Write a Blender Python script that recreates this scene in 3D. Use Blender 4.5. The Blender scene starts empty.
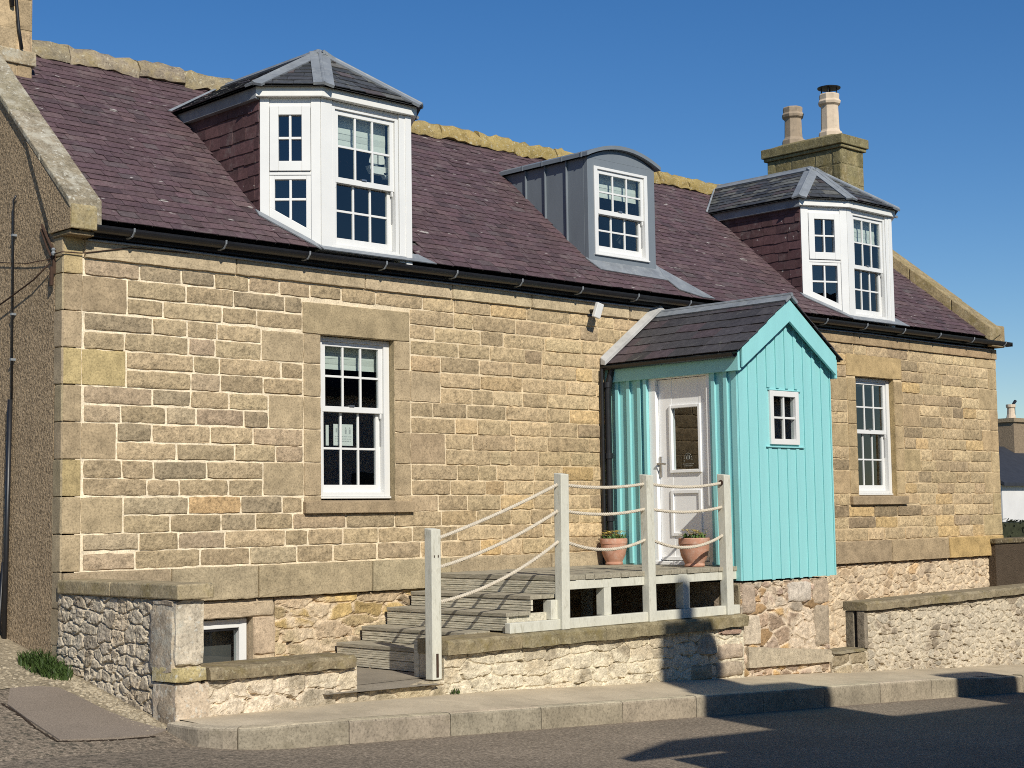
import bpy, math, random
import numpy as np
from mathutils import Vector, Matrix
R = math.radians
random.seed(7)
S = bpy.context.scene
COL = S.collection

# ------------------------------------------------------------------ camera, sky, sun, exposure
cam = bpy.data.objects.new('camera', bpy.data.cameras.new('camera'))
COL.objects.link(cam)
yaw, pitch, roll = R(43.91), R(4.74), R(-0.871)
f = Vector((math.sin(yaw)*math.cos(pitch), math.cos(yaw)*math.cos(pitch), math.sin(pitch)))
r_ = f.cross(Vector((0, 0, 1))).normalized(); u_ = r_.cross(f)
r2 = math.cos(roll)*r_ + math.sin(roll)*u_
u2 = -math.sin(roll)*r_ + math.cos(roll)*u_
m = Matrix((r2, u2, -f)).transposed().to_4x4()
m.translation = Vector((-6.33, -12.0, 1.6))
cam.matrix_world = m
cam.data.sensor_width = 36
cam.data.lens = 1563.7*36/1024
cam.data.clip_end = 3000
cam.data.clip_start = 0.1
S.camera = cam

SUN_EL, SUN_AZ = 36.0, 21.0          # azimuth: degrees to the left (west) of the facade's normal
w = bpy.data.worlds.new('World'); S.world = w; w.use_nodes = True
nt = w.node_tree; nt.nodes.clear()
sky = nt.nodes.new('ShaderNodeTexSky'); sky.sky_type = 'NISHITA'; sky.sun_disc = False
sky.sun_elevation = R(SUN_EL); sky.sun_rotation = R(180 + SUN_AZ)
sky.air_density = 1.0; sky.dust_density = 0.0; sky.ozone_density = 4.0
bg = nt.nodes.new('ShaderNodeBackground'); bg.inputs[1].default_value = 0.084
out = nt.nodes.new('ShaderNodeOutputWorld')
hs = nt.nodes.new('ShaderNodeHueSaturation'); hs.inputs['Saturation'].default_value = 1.28; hs.inputs['Hue'].default_value = 0.507
nt.links.new(sky.outputs[0], hs.inputs['Color']); nt.links.new(hs.outputs[0], bg.inputs[0]); nt.links.new(bg.outputs[0], out.inputs[0])
sl = bpy.data.lights.new('sun', 'SUN'); sl.energy = 4.6; sl.angle = R(0.5); sl.color = (1.0, 0.96, 0.86)
so = bpy.data.objects.new('sun', sl); COL.objects.link(so)
sd = Vector((math.sin(R(SUN_AZ))*math.cos(R(SUN_EL)), math.cos(R(SUN_AZ))*math.cos(R(SUN_EL)), -math.sin(R(SUN_EL))))
so.rotation_euler = sd.to_track_quat('-Z', 'Y').to_euler()
S.view_settings.view_transform = 'Standard'; S.view_settings.look = 'None'
S.view_settings.exposure = 0.1; S.view_settings.gamma = 1.0
S.view_settings.use_curve_mapping = False
S.cycles.use_denoising = False
S.cycles.filter_width = 1.0
S.cycles.max_bounces = 8
S.cycles.sample_clamp_indirect = 1.5
S.cycles.use_adaptive_sampling = False
S.cycles.transparent_max_bounces = 16

# ------------------------------------------------------------------ materials
def new_mat(name):
    mt = bpy.data.materials.new(name); mt.use_nodes = True
    n = mt.node_tree; b = n.nodes['Principled BSDF']
    return mt, n, b
def N(n, t, **kw):
    o = n.nodes.new(t)
    for k, v in kw.items():
        if k in o.inputs.keys(): o.inputs[k].default_value = v
        else: setattr(o, k, v)
    return o
def noise(n, vec, scale, detail=6, rough=0.6):
    o = N(n, 'ShaderNodeTexNoise', Scale=scale, Detail=detail, Roughness=rough)
    n.links.new(vec, o.inputs['Vector']); return o.outputs[0]
def ramp(n, src, stops):
    o = n.nodes.new('ShaderNodeValToRGB'); e = o.color_ramp.elements
    while len(e) < len(stops): e.new(0.5)
    for i, (p, c) in enumerate(stops):
        e[i].position = p
        e[i].color = (c, c, c, 1) if not hasattr(c, '__len__') else (*c, 1)
    n.links.new(src, o.inputs[0]); return o.outputs[0]
def mix(n, a, b, fac, mode='MIX'):
    o = n.nodes.new('ShaderNodeMix'); o.data_type = 'RGBA'; o.blend_type = mode
    for s, v in ((0, fac), (6, a), (7, b)):
        if hasattr(v, 'is_output'): n.links.new(v, o.inputs[s])
        elif hasattr(v, '__len__'): o.inputs[s].default_value = (*v, 1)
        else: o.inputs[s].default_value = v
    return o.outputs[2]
def bump(n, b, src, strength, dist, prev=None):
    o = N(n, 'ShaderNodeBump', Strength=strength, Distance=dist)
    n.links.new(src, o.inputs['Height'])
    if prev: n.links.new(prev, o.inputs['Normal'])
    n.links.new(o.outputs[0], b.inputs['Normal']); return o.outputs[0]
def coords(n, scale=(1, 1, 1)):
    g = n.nodes.new('ShaderNodeNewGeometry')
    mp = n.nodes.new('ShaderNodeMapping'); mp.inputs['Scale'].default_value = scale
    n.links.new(g.outputs['Position'], mp.inputs['Vector']); return mp.outputs[0]

def mat_col(name, rough=0.9, lo=0.72, hi=1.2, scale=9, fine=70, b1=0.5, b2=0.4, dist=0.012, spec=0.2, lichen=None, lich=(0.6, 0.7), stretch=(1, 1, 1), speck=None, fleck=None):
    """colour from the mesh attribute Col, broken by two noises; bump from both"""
    mt, n, b = new_mat(name); v = coords(n, stretch)
    a = n.nodes.new('ShaderNodeAttribute'); a.attribute_name = 'Col'
    n1 = noise(n, v, scale, 8, 0.65); n2 = noise(n, v, fine, 4, 0.7)
    m1 = mix(n, a.outputs['Color'], ramp(n, n1, [(0.3, lo), (0.7, hi)]), 1.0, 'MULTIPLY')
    m2 = mix(n, m1, ramp(n, n2, [(0.3, 0.58), (0.47, 1.06), (0.7, 1.38)]), 1.0, 'MULTIPLY')
    if lichen:
        nl = noise(n, v, 4.5, 9, 0.75)
        m2 = mix(n, m2, lichen, ramp(n, nl, [(lich[0], 0.0), (lich[1], 0.75)]))
    if fleck:
        vf = coords(n, (5, 16, 16)); nf_ = noise(n, vf, 1.0, 3, 0.55); m2 = mix(n, m2, fleck, ramp(n, nf_, [(0.69, 0.0), (0.72, 0.85)]))
    if speck:
        ns = noise(n, v, 26, 5, 0.7); m2 = mix(n, m2, speck, ramp(n, ns, [(0.57, 0.0), (0.64, 0.85)]))
        nk = noise(n, v, 19, 6, 0.75); m2 = mix(n, m2, (0.05, 0.045, 0.035), ramp(n, nk, [(0.6, 0.0), (0.7, 0.7)]))
    n.links.new(m2, b.inputs['Base Color'])
    b.inputs['Roughness'].default_value = rough; b.inputs['Specular IOR Level'].default_value = spec
    p = bump(n, b, n1, b1, dist*2); bump(n, b, n2, b2, dist*0.5, p)
    return mt
def mat_plain(name, c, rough=0.5, var=0.12, scale=6, fine=60, b=0.1, dist=0.004, spec=0.5, metal=0.0, dirt=None, dpos=(0.58, 0.75), stretch=(1, 1, 1), fvar=0.0):
    mt, n, bs = new_mat(name); v = coords(n, stretch)
    n1 = noise(n, v, scale, 7, 0.65); n2 = noise(n, v, fine, 4, 0.6)
    col = mix(n, c, ramp(n, n1, [(0.25, 1-var), (0.75, 1+var)]), 1.0, 'MULTIPLY')
    if fvar: col = mix(n, col, ramp(n, n2, [(0.3, 1-fvar), (0.7, 1+fvar)]), 1.0, 'MULTIPLY')
    if dirt:
        nd = noise(n, v, scale*1.7, 9, 0.75)
        col = mix(n, col, dirt, ramp(n, nd, [(dpos[0], 0.0), (dpos[1], 0.8)]))
    n.links.new(col, bs.inputs['Base Color'])
    rr = ramp(n, n1, [(0.2, max(rough-0.08, 0)), (0.8, min(rough+0.08, 1))]); n.links.new(rr, bs.inputs['Roughness'])
    bs.inputs['Specular IOR Level'].default_value = spec; bs.inputs['Metallic'].default_value = metal
    if b: p = bump(n, bs, n1, b*0.5, dist*3); bump(n, bs, n2, b, dist, p)
    return mt
def mat_glass(name, tint=(0.8, 0.86, 0.86), base=0.12):
    mt, n, b = new_mat(name); n.nodes.remove(b)
    o = n.nodes['Material Output']
    t = N(n, 'ShaderNodeBsdfTransparent'); t.inputs[0].default_value = (*tint, 1)
    g = N(n, 'ShaderNodeBsdfGlossy'); g.inputs['Roughness'].default_value = 0.0
    v = coords(n); nn = noise(n, v, 2.2, 2, 0.4)
    bp = N(n, 'ShaderNodeBump', Strength=0.08, Distance=0.02); n.links.new(nn, bp.inputs['Height']); n.links.new(bp.outputs[0], g.inputs['Normal'])
    fr = N(n, 'ShaderNodeLayerWeight'); pw_ = N(n, 'ShaderNodeMath', operation='POWER'); pw_.inputs[1].default_value = 4.0
    n.links.new(fr.outputs['Facing'], pw_.inputs[0])
    ad = N(n, 'ShaderNodeMath', operation='MULTIPLY_ADD'); ad.inputs[1].default_value = 0.9; ad.inputs[2].default_value = base
    n.links.new(pw_.outputs[0], ad.inputs[0])
    mx = N(n, 'ShaderNodeMixShader'); n.links.new(ad.outputs[0], mx.inputs[0]); n.links.new(t.outputs[0], mx.inputs[1]); n.links.new(g.outputs[0], mx.inputs[2])
    n.links.new(mx.outputs[0], o.inputs['Surface']); return mt

M = {}
M['stone'] = mat_col('sandstone_blocks', 0.93, 0.66, 1.26, 13, 46, 0.7, 0.85, 0.018, 0.12)
M['dressed'] = mat_col('dressed_sandstone', 0.92, 0.68, 1.2, 6, 70, 0.35, 0.5, 0.008, 0.12)
M['mossy'] = mat_col('mossy_dressed_stone', 0.95, 0.6, 1.25, 8, 60, 0.5, 0.5, 0.012, 0.1, lichen=(0.20, 0.155, 0.055), lich=(0.5, 0.68), speck=(0.36, 0.31, 0.20))
M['lichen'] = mat_col('lichen_covered_stone', 0.95, 0.65, 1.3, 7, 50, 0.6, 0.5, 0.015, 0.1, lichen=(0.44, 0.41, 0.33), lich=(0.5, 0.62), speck=(0.55, 0.52, 0.44))
M['ochre'] = mat_col('ochre_lichen_stone', 0.95, 0.6, 1.3, 9, 55, 0.6, 0.5, 0.015, 0.1, lichen=(0.27, 0.205, 0.085), lich=(0.45, 0.64), speck=(0.44, 0.39, 0.28))
M['rubble'] = mat_col('rubble_stone', 0.95, 0.66, 1.24, 16, 80, 0.6, 0.7, 0.012, 0.1)
M['mortar'] = mat_col('lime_mortar', 0.95, 0.72, 1.15, 7, 70, 0.5, 0.4, 0.008, 0.1)
M['slate'] = mat_col('roof_slate', 0.72, 0.72, 1.22, 16, 90, 0.25, 0.3, 0.004, 0.35, lichen=(0.19, 0.158, 0.148), lich=(0.54, 0.75), fleck=(0.40, 0.37, 0.34))
M['darkslate'] = mat_col('dark_slate', 0.62, 0.65, 1.3, 14, 90, 0.3, 0.3, 0.005, 0.4, lichen=(0.24, 0.235, 0.19), lich=(0.6, 0.72))
M['lead'] = mat_plain('weathered_lead', (0.20, 0.215, 0.23), 0.5, 0.25, 5, 40, 0.2, 0.006, 0.4, dirt=(0.34, 0.35, 0.34), dpos=(0.5, 0.75))
M['zinc'] = mat_plain('zinc_sheet', (0.165, 0.187, 0.207), 0.48, 0.12, 2.5, 30, 0.12, 0.006, 0.45, stretch=(1, 1, 0.4))
M['white'] = mat_plain('white_upvc', (0.70, 0.69, 0.66), 0.34, 0.04, 3, 40, 0.02, 0.002, 0.5)
M['whitewood'] = mat_plain('white_painted_board', (0.70, 0.685, 0.64), 0.5, 0.08, 4, 50, 0.1, 0.003, 0.4, dirt=(0.42, 0.37, 0.30), dpos=(0.66, 0.85))
M['teal'] = mat_plain('turquoise_paint', (0.27, 0.585, 0.585), 0.5, 0.045, 2.5, 45, 0.1, 0.003, 0.4, stretch=(3, 3, 0.4), fvar=0.03)
M['cream'] = mat_plain('pale_painted_timber', (0.58, 0.56, 0.47), 0.6, 0.1, 6, 50, 0.2, 0.004, 0.3, dirt=(0.24, 0.21, 0.13), dpos=(0.54, 0.76), stretch=(2, 2, 0.6), fvar=0.08)
M['deck'] = mat_plain('weathered_decking', (0.34, 0.30, 0.225), 0.85, 0.3, 5, 30, 0.5, 0.006, 0.2, dirt=(0.13, 0.135, 0.085), dpos=(0.5, 0.7), stretch=(6, 0.6, 6), fvar=0.25)
M['riser'] = mat_plain('grooved_decking', (0.60, 0.545, 0.42), 0.85, 0.3, 5, 30, 0.5, 0.006, 0.2, dirt=(0.15, 0.16, 0.10), dpos=(0.5, 0.7), stretch=(6, 0.6, 6), fvar=0.25)
M['rope'] = mat_plain('manila_rope', (0.56, 0.49, 0.385), 0.9, 0.15, 20, 150, 0.4, 0.003, 0.1)
M['terra'] = mat_plain('terracotta', (0.44, 0.225, 0.15), 0.8, 0.18, 9, 70, 0.2, 0.004, 0.2, dirt=(0.55, 0.42, 0.34), dpos=(0.5, 0.72))
M['soil'] = mat_plain('soil', (0.05, 0.035, 0.025), 0.95, 0.3, 30, 90, 0.8, 0.01, 0.1)
M['leaf'] = mat_plain('leaf_green', (0.07, 0.13, 0.03), 0.6, 0.3, 30, 60, 0, 0, 0.3)
M['grass'] = mat_plain('grass_green', (0.045, 0.075, 0.016), 0.6, 0.45, 18, 60, 0, 0, 0.3)
M['petal'] = mat_plain('yellow_petal', (0.75, 0.62, 0.22), 0.6, 0.2, 30, 60, 0, 0, 0.2)
M['black'] = mat_plain('black_gutter_paint', (0.012, 0.012, 0.014), 0.42, 0.2, 8, 40, 0.1, 0.003, 0.5)
M['harl'] = mat_plain('brown_harling', (0.36, 0.265, 0.165), 0.95, 0.14, 1.3, 48, 1.0, 0.028, 0.1, fvar=0.6)
M['darkharl'] = mat_plain('dark_harling', (0.085, 0.062, 0.042), 0.95, 0.2, 3, 60, 1.0, 0.016, 0.1, fvar=0.5)
M['concrete'] = mat_plain('concrete_paving', (0.47, 0.39, 0.275), 0.92, 0.22, 1.6, 80, 0.35, 0.004, 0.15, dirt=(0.29, 0.245, 0.17), dpos=(0.52, 0.75), fvar=0.18)
M['kerb'] = mat_col('kerb_stone', 0.93, 0.7, 1.2, 3.5, 55, 0.4, 0.4, 0.008, 0.12, lichen=(0.2, 0.17, 0.115), lich=(0.55, 0.72))
M['yard'] = mat_plain('yard_paving', (0.25, 0.215, 0.165), 0.95, 0.25, 2, 60, 0.5, 0.006, 0.1, fvar=0.2)
M['pot1'] = mat_plain('buff_fireclay', (0.34, 0.265, 0.19), 0.85, 0.2, 7, 60, 0.2, 0.004, 0.2, dirt=(0.16, 0.13, 0.10), dpos=(0.5, 0.75))
M['pot2'] = mat_plain('pink_fireclay', (0.58, 0.465, 0.345), 0.85, 0.15, 7, 60, 0.2, 0.004, 0.2, dirt=(0.36, 0.22, 0.15), dpos=(0.55, 0.75))
M['inner'] = mat_plain('dim_room', (0.09, 0.085, 0.08), 0.9, 0.1, 3, 30, 0, 0, 0.1)
M['blind'] = mat_plain('cream_blind', (0.66, 0.67, 0.60), 0.9, 0.05, 3, 30, 0, 0, 0.1)
M['paper'] = mat_plain('paper', (0.75, 0.74, 0.68), 0.9, 0.03, 5, 30, 0, 0, 0.1)
M['ink'] = mat_plain('dark_ink', (0.08, 0.08, 0.09), 0.9, 0.05, 5, 30, 0, 0, 0.1)
M['greyink'] = mat_plain('grey_ink', (0.42, 0.42, 0.40), 0.9, 0.05, 5, 30, 0, 0, 0.1)
M['decal'] = mat_plain('frosted_decal', (0.20, 0.195, 0.17), 0.8, 0.05, 5, 30, 0, 0, 0.1)
M['steel'] = mat_plain('steel', (0.45, 0.45, 0.45), 0.35, 0.05, 5, 30, 0.05, 0.002, 0.5, metal=0.9)
M['rust'] = mat_plain('rusty_iron', (0.06, 0.035, 0.024), 0.85, 0.3, 20, 80, 0.3, 0.004, 0.2)
M['neighwall'] = mat_plain('white_render', (0.62, 0.60, 0.58), 0.9, 0.08, 1, 30, 0.3, 0.006, 0.1)
M['neighslate'] = mat_plain('blue_slate_roof', (0.030, 0.033, 0.042), 0.7, 0.2, 3, 20, 0.3, 0.01, 0.3)
M['hedge'] = mat_plain('dark_hedge', (0.035, 0.038, 0.02), 0.8, 0.5, 6, 40, 0, 0, 0.15)
M['doorwhite'] = mat_plain('white_door', (0.86, 0.85, 0.83), 0.35, 0.03, 3, 40, 0.02, 0.002, 0.5)  # whiter than the window frames, standing in for light bounced onto the door
M['paleflash'] = mat_plain('pale_lead_fillet', (0.40, 0.39, 0.37), 0.8, 0.25, 6, 40, 0.3, 0.006, 0.2)
M['glass'] = mat_glass('window_glass')
M['gravel'] = mat_plain('pale_gravel', (0.36, 0.30, 0.21), 0.95, 0.55, 25, 90, 0.3, 0.006, 0.1)

def mat_road():
    mt, n, b = new_mat('asphalt'); v = coords(n)
    n1 = noise(n, v, 0.7, 6, 0.6); n2 = noise(n, v, 45, 5, 0.8); n3 = noise(n, v, 17, 5, 0.7); n4 = noise(n, v, 26, 5, 0.6)
    c = ramp(n, n2, [(0.32, (0.066, 0.053, 0.040)), (0.5, (0.212, 0.168, 0.122)), (0.68, (0.48, 0.388, 0.286))])
    c = mix(n, c, ramp(n, n1, [(0.3, 0.82), (0.7, 1.14)]), 1.0, 'MULTIPLY')
    c = mix(n, c, ramp(n, n4, [(0.3, 0.8), (0.7, 1.15)]), 1.0, 'MULTIPLY')
    # dark moss freckles where the old surface meets the lane (left)
    sp = n.nodes.new('ShaderNodeSeparateXYZ'); n.links.new(v, sp.inputs[0])
    mr = N(n, 'ShaderNodeMapRange'); n.links.new(sp.outputs[0], mr.inputs[0])
    mr.inputs[1].default_value = 1.6; mr.inputs[2].default_value = -1.2
    mo = mix(n, (0, 0, 0), ramp(n, n3, [(0.52, 0.0), (0.6, 0.85)]), mr.outputs[0])
    c = mix(n, c, (0.06, 0.055, 0.04), mo)
    n.links.new(c, b.inputs['Base Color']); b.inputs['Roughness'].default_value = 0.92; b.inputs['Specular IOR Level'].default_value = 0.2
    p = bump(n, b, n2, 0.5, 0.006); bump(n, b, n4, 0.4, 0.012, p)
    return mt
M['road'] = mat_road()
M['patch'] = mat_plain('tarmac_patch', (0.225, 0.182, 0.142), 0.95, 0.12, 2, 110, 0.4, 0.004, 0.15, fvar=0.35)
M['dirt'] = mat_plain('dirt_verge', (0.30, 0.245, 0.165), 0.95, 0.35, 5, 40, 0.8, 0.015, 0.1, fvar=0.4)
M['earth'] = mat_plain('rough_grass_ground', (0.075, 0.085, 0.035), 0.95, 0.35, 0.6, 20, 0.4, 0.02, 0.1, fvar=0.3)

# ------------------------------------------------------------------ mesh helpers
class Pl:
    """a plane: origin, right, up; outward = right x up"""
    def __init__(s, o, u, v=(0, 0, 1)):
        s.o = Vector(o); s.u = Vector(u).normalized(); s.v = Vector(v).normalized(); s.n = s.u.cross(s.v).normalized()
    def at(s, x, z, d=0): return s.o + s.u*x + s.v*z + s.n*d
def front(y): return Pl((0, y, 0), (1, 0, 0))
class MB:
    def __init__(s): s.v = []; s.f = []; s.c = []; s.smooth = False
    def face(s, pts, c=(1, 1, 1)):
        i = len(s.v); s.v += [tuple(p) for p in pts]; s.f.append(tuple(range(i, i+len(pts)))); s.c.append(c)
    def mesh(s, vs, fs, c=(1, 1, 1)):
        i = len(s.v); s.v += [tuple(p) for p in vs]
        for q in fs: s.f.append(tuple(k+i for k in q)); s.c.append(c)
    def hull2(s, a, b, c=(1, 1, 1)):
        """loft between two rings a (back) and b (front); closed"""
        n = len(a)
        s.mesh(list(a)+list(b), [tuple(range(n, 2*n)), tuple(range(n-1, -1, -1))] + [(k, (k+1) % n, n+(k+1) % n, n+k) for k in range(n)], c)
    def prism(s, pl, poly, d0, d1, c=(1, 1, 1)):
        a = 0
        for k in range(len(poly)):
            x0, z0 = poly[k]; x1, z1 = poly[(k+1) % len(poly)]; a += x0*z1-x1*z0
        if a < 0: poly = poly[::-1]
        s.hull2([pl.at(x, z, d0) for x, z in poly], [pl.at(x, z, d1) for x, z in poly], c)
    def rect(s, pl, x0, x1, z0, z1, d0, d1, c=(1, 1, 1)): s.prism(pl, [(x0, z0), (x1, z0), (x1, z1), (x0, z1)], d0, d1, c)
    def box(s, x0, x1, y0, y1, z0, z1, c=(1, 1, 1)): s.rect(front(y1), x0, x1, z0, z1, 0, y1-y0, c)
    def tube(s, pts, r, n=8, c=(1, 1, 1), cap=True):
        pts = [Vector(p) for p in pts]; rings = []; prev = None
        for k, p in enumerate(pts):
            t = (pts[min(k+1, len(pts)-1)]-pts[max(k-1, 0)]).normalized()
            if prev is None:
                a = Vector((0, 0, 1)) if abs(t.z) < 0.9 else Vector((1, 0, 0)); e = t.cross(a).normalized()
            else: e = (prev - t*prev.dot(t)).normalized()
            prev = e; g = t.cross(e); rr = r[k] if hasattr(r, '__len__') else r
            rings.append([p + e*math.cos(2*math.pi*j/n)*rr + g*math.sin(2*math.pi*j/n)*rr for j in range(n)])
        vs = [p for q in rings for p in q]; fs = []
        for k in range(len(pts)-1):
            for j in range(n): fs.append((k*n+j, k*n+(j+1) % n, (k+1)*n+(j+1) % n, (k+1)*n+j))
        if cap: fs += [tuple(range(n-1, -1, -1)), tuple(range((len(pts)-1)*n, len(pts)*n))]
        s.mesh(vs, fs, c)
    def lathe(s, cx, cy, prof, n=24, c=(1, 1, 1), rot=0):
        vs = []; fs = []
        for r, z in prof:
            for j in range(n):
                a = 2*math.pi*j/n+rot; vs.append((cx+r*math.cos(a), cy+r*math.sin(a), z))
        for k in range(len(prof)-1):
            for j in range(n): fs.append((k*n+j, k*n+(j+1) % n, (k+1)*n+(j+1) % n, (k+1)*n+j))
        fs += [tuple(range(n-1, -1, -1)), tuple(range((len(prof)-1)*n, len(prof)*n))]
        s.mesh(vs, fs, c)
    def build(s, name, mat, parent=None, bevel=0, smooth=None):
        me = bpy.data.meshes.new(name); off = wloc(parent)
        me.from_pydata([(x-off.x, y-off.y, z-off.z) for x, y, z in s.v], [], s.f)
        at = me.color_attributes.new('Col', 'FLOAT_COLOR', 'CORNER')
        arr = np.ones((len(me.loops), 4), np.float32); i = 0
        for q, c in zip(s.f, s.c): arr[i:i+len(q), :3] = c; i += len(q)
        at.data.foreach_set('color', arr.ravel())
        return finish(name, me, mat, parent, bevel, smooth)
def build_parts(mb, name, mat, parent=None, **kw):
    """one object per loose piece of the mesh"""
    par = {}
    def fd(a):
        while par.setdefault(a, a) != a: a = par[a]
        return a
    for q in mb.f:
        for k in q[1:]: par[fd(k)] = fd(q[0])
    groups = {}
    for q, c in zip(mb.f, mb.c): groups.setdefault(fd(q[0]), []).append((q, c))
    for g in groups.values():
        ids = sorted({k for q, c in g for k in q}); mp = {k: i for i, k in enumerate(ids)}; n = MB(); n.v = [mb.v[k] for k in ids]
        n.f = [tuple(mp[k] for k in q) for q, c in g]; n.c = [c for q, c in g]; n.build(name, mat, parent, **kw)
def wloc(o):
    v = Vector((0, 0, 0))
    while o: v += o.location; o = o.parent
    return v
def finish(name, me, mat, parent, bevel=0, smooth=None):
    me.materials.append(M[mat] if isinstance(mat, str) else mat)
    o = bpy.data.objects.new(name, me); COL.objects.link(o)
    if parent: o.parent = parent
    if smooth:
        me.polygons.foreach_set('use_smooth', [True]*len(me.polygons))
        if smooth is not True: me.set_sharp_from_angle(angle=R(smooth))
    if bevel:
        b = o.modifiers.new('bevel', 'BEVEL'); b.width = bevel; b.segments = 2; b.limit_method = 'ANGLE'; b.angle_limit = R(40)
    return o
def tag(o, label, cat, group=None):
    o['label'] = label; o['category'] = cat
    if group: o['group'] = group
    return o
def struct(o, kind='structure'): o['kind'] = kind; return o
def thing(name, label, cat, loc, group=None):
    o = bpy.data.objects.new(name, None); COL.objects.link(o); o.location = loc; o.empty_display_size = 0.2
    return tag(o, label, cat, group)
def vary(c, a=0.12, h=0.02):
    k = 1+random.uniform(-a, a); return tuple(max(0.01, x*k*(1+random.uniform(-h, h))) for x in c)
def clip(poly, conv):
    """clip a 2-D polygon by a convex counter-clockwise one"""
    for k in range(len(conv)):
        ax, ay = conv[k]; bx, by = conv[(k+1) % len(conv)]; res = []
        side = lambda p: (bx-ax)*(p[1]-ay)-(by-ay)*(p[0]-ax)
        for i in range(len(poly)):
            p, q = poly[i], poly[(i+1) % len(poly)]; sp, sq = side(p), side(q)
            if sp >= 0: res.append(p)
            if (sp > 0 > sq) or (sp < 0 < sq):
                t = sp/(sp-sq); res.append((p[0]+(q[0]-p[0])*t, p[1]+(q[1]-p[1])*t))
        poly = res
        if len(poly) < 3: return []
    return poly
def slates(mb, pl, conv, expo, wmin, wmax, th, pal, skip=None, lift=0.0, ragged=0.012):
    zs = [p[1] for p in conv]; xs = [p[0] for p in conv]
    v = min(zs); row = 0
    while v < max(zs):
        x = min(xs) - random.uniform(0, wmax)
        while x < max(xs):
            wd = random.uniform(wmin, wmax); b = v+random.gauss(0, ragged*0.35); tpv = v+expo*1.35
            sk = random.gauss(0, 0.004)
            q = [(x+0.002, b+sk), (x+wd-0.002, b-sk), (x+wd-0.002, tpv), (x+0.002, tpv)]
            if random.random() < 0.25: q = [(x+0.002, b+0.012), (x+0.02, b)] + q[1:]
            x += wd
            if skip and skip((q[0][0]+q[1][0])/2, v+expo*0.5): continue
            pc = clip(q, conv)
            if len(pc) < 3: continue
            up = th*random.uniform(1.1, 1.7); til = random.gauss(0, 0.0015); col = pal()
            hgt = lambda p: lift + th*0.4 + up*max(0, 1-(p[1]-v)/(expo*1.35)) + til*(1 if p[0] > q[0][0]+wd/2 else -1)
            top = [pl.at(p[0], p[1], hgt(p)) for p in pc]; bot = [pl.at(p[0], p[1], hgt(p)-th) for p in pc]
            n = len(pc)
            mb.mesh(bot+top, [tuple(range(n, 2*n))]+[(k, (k+1) % n, n+(k+1) % n, n+k) for k in range(n)], col)
        v += expo; row += 1
def stone_block(mb, pl, x0, x1, z0, z1, proud, col, jit=0.006, ring=0.012, base=-0.004, skew=True):
    """one squared block: jittered outline, worn arris, slightly dished face"""
    nx = max(2, int((x1-x0)/0.06)); nz = max(1, int((z1-z0)/0.06)); P = []
    for k in range(nx): P.append((x0+(x1-x0)*k/nx, z0))
    for k in range(nz): P.append((x1, z0+(z1-z0)*k/nz))
    for k in range(nx): P.append((x1-(x1-x0)*k/nx, z1))
    for k in range(nz): P.append((x0, z1-(z1-z0)*k/nz))
    cx, cz = (x0+x1)/2, (z0+z1)/2; J = []
    for x, z in P:
        corner = (abs(x-cx) > (x1-x0)*0.49) and (abs(z-cz) > (z1-z0)*0.49)
        s = jit*0.9 if corner else 0
        J.append((x+random.gauss(0, jit*0.6)-math.copysign(s, x-cx), z+random.gauss(0, jit*0.6)-math.copysign(s, z-cz)))
    n = len(J)
    def ins(p, r): return (p[0]-max(-1, min(1, (p[0]-cx)/((x1-x0)/2)))*r, p[1]-max(-1, min(1, (p[1]-cz)/((z1-z0)/2)))*r)
    tx = random.gauss(0, jit*0.5); tz = random.gauss(0, jit*0.4)
    A = [pl.at(x, z, base) for x, z in J]; B = [pl.at(*ins(p, ring*0.35), proud*0.62) for p in J]
    Cc = [pl.at(*ins(p, ring), proud+random.gauss(0, jit*0.22)+tx*(p[0]-cx)/(x1-x0)*2+tz*(p[1]-cz)/(z1-z0)*2) for p in J]
    D = [pl.at(*ins(p, ring*2.6), proud+jit*0.5+random.gauss(0, jit*0.3)) for p in J]
    vs = A+B+Cc+D+[pl.at(cx, cz, proud+jit*0.6)]
    fs = []
    for l in range(3):
        for k in range(n): fs.append((l*n+k, l*n+(k+1) % n, (l+1)*n+(k+1) % n, (l+1)*n+k))
    for k in range(n): fs.append((3*n+k, 3*n+(k+1) % n, 4*n))
    mb.mesh(vs, fs, col)

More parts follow.
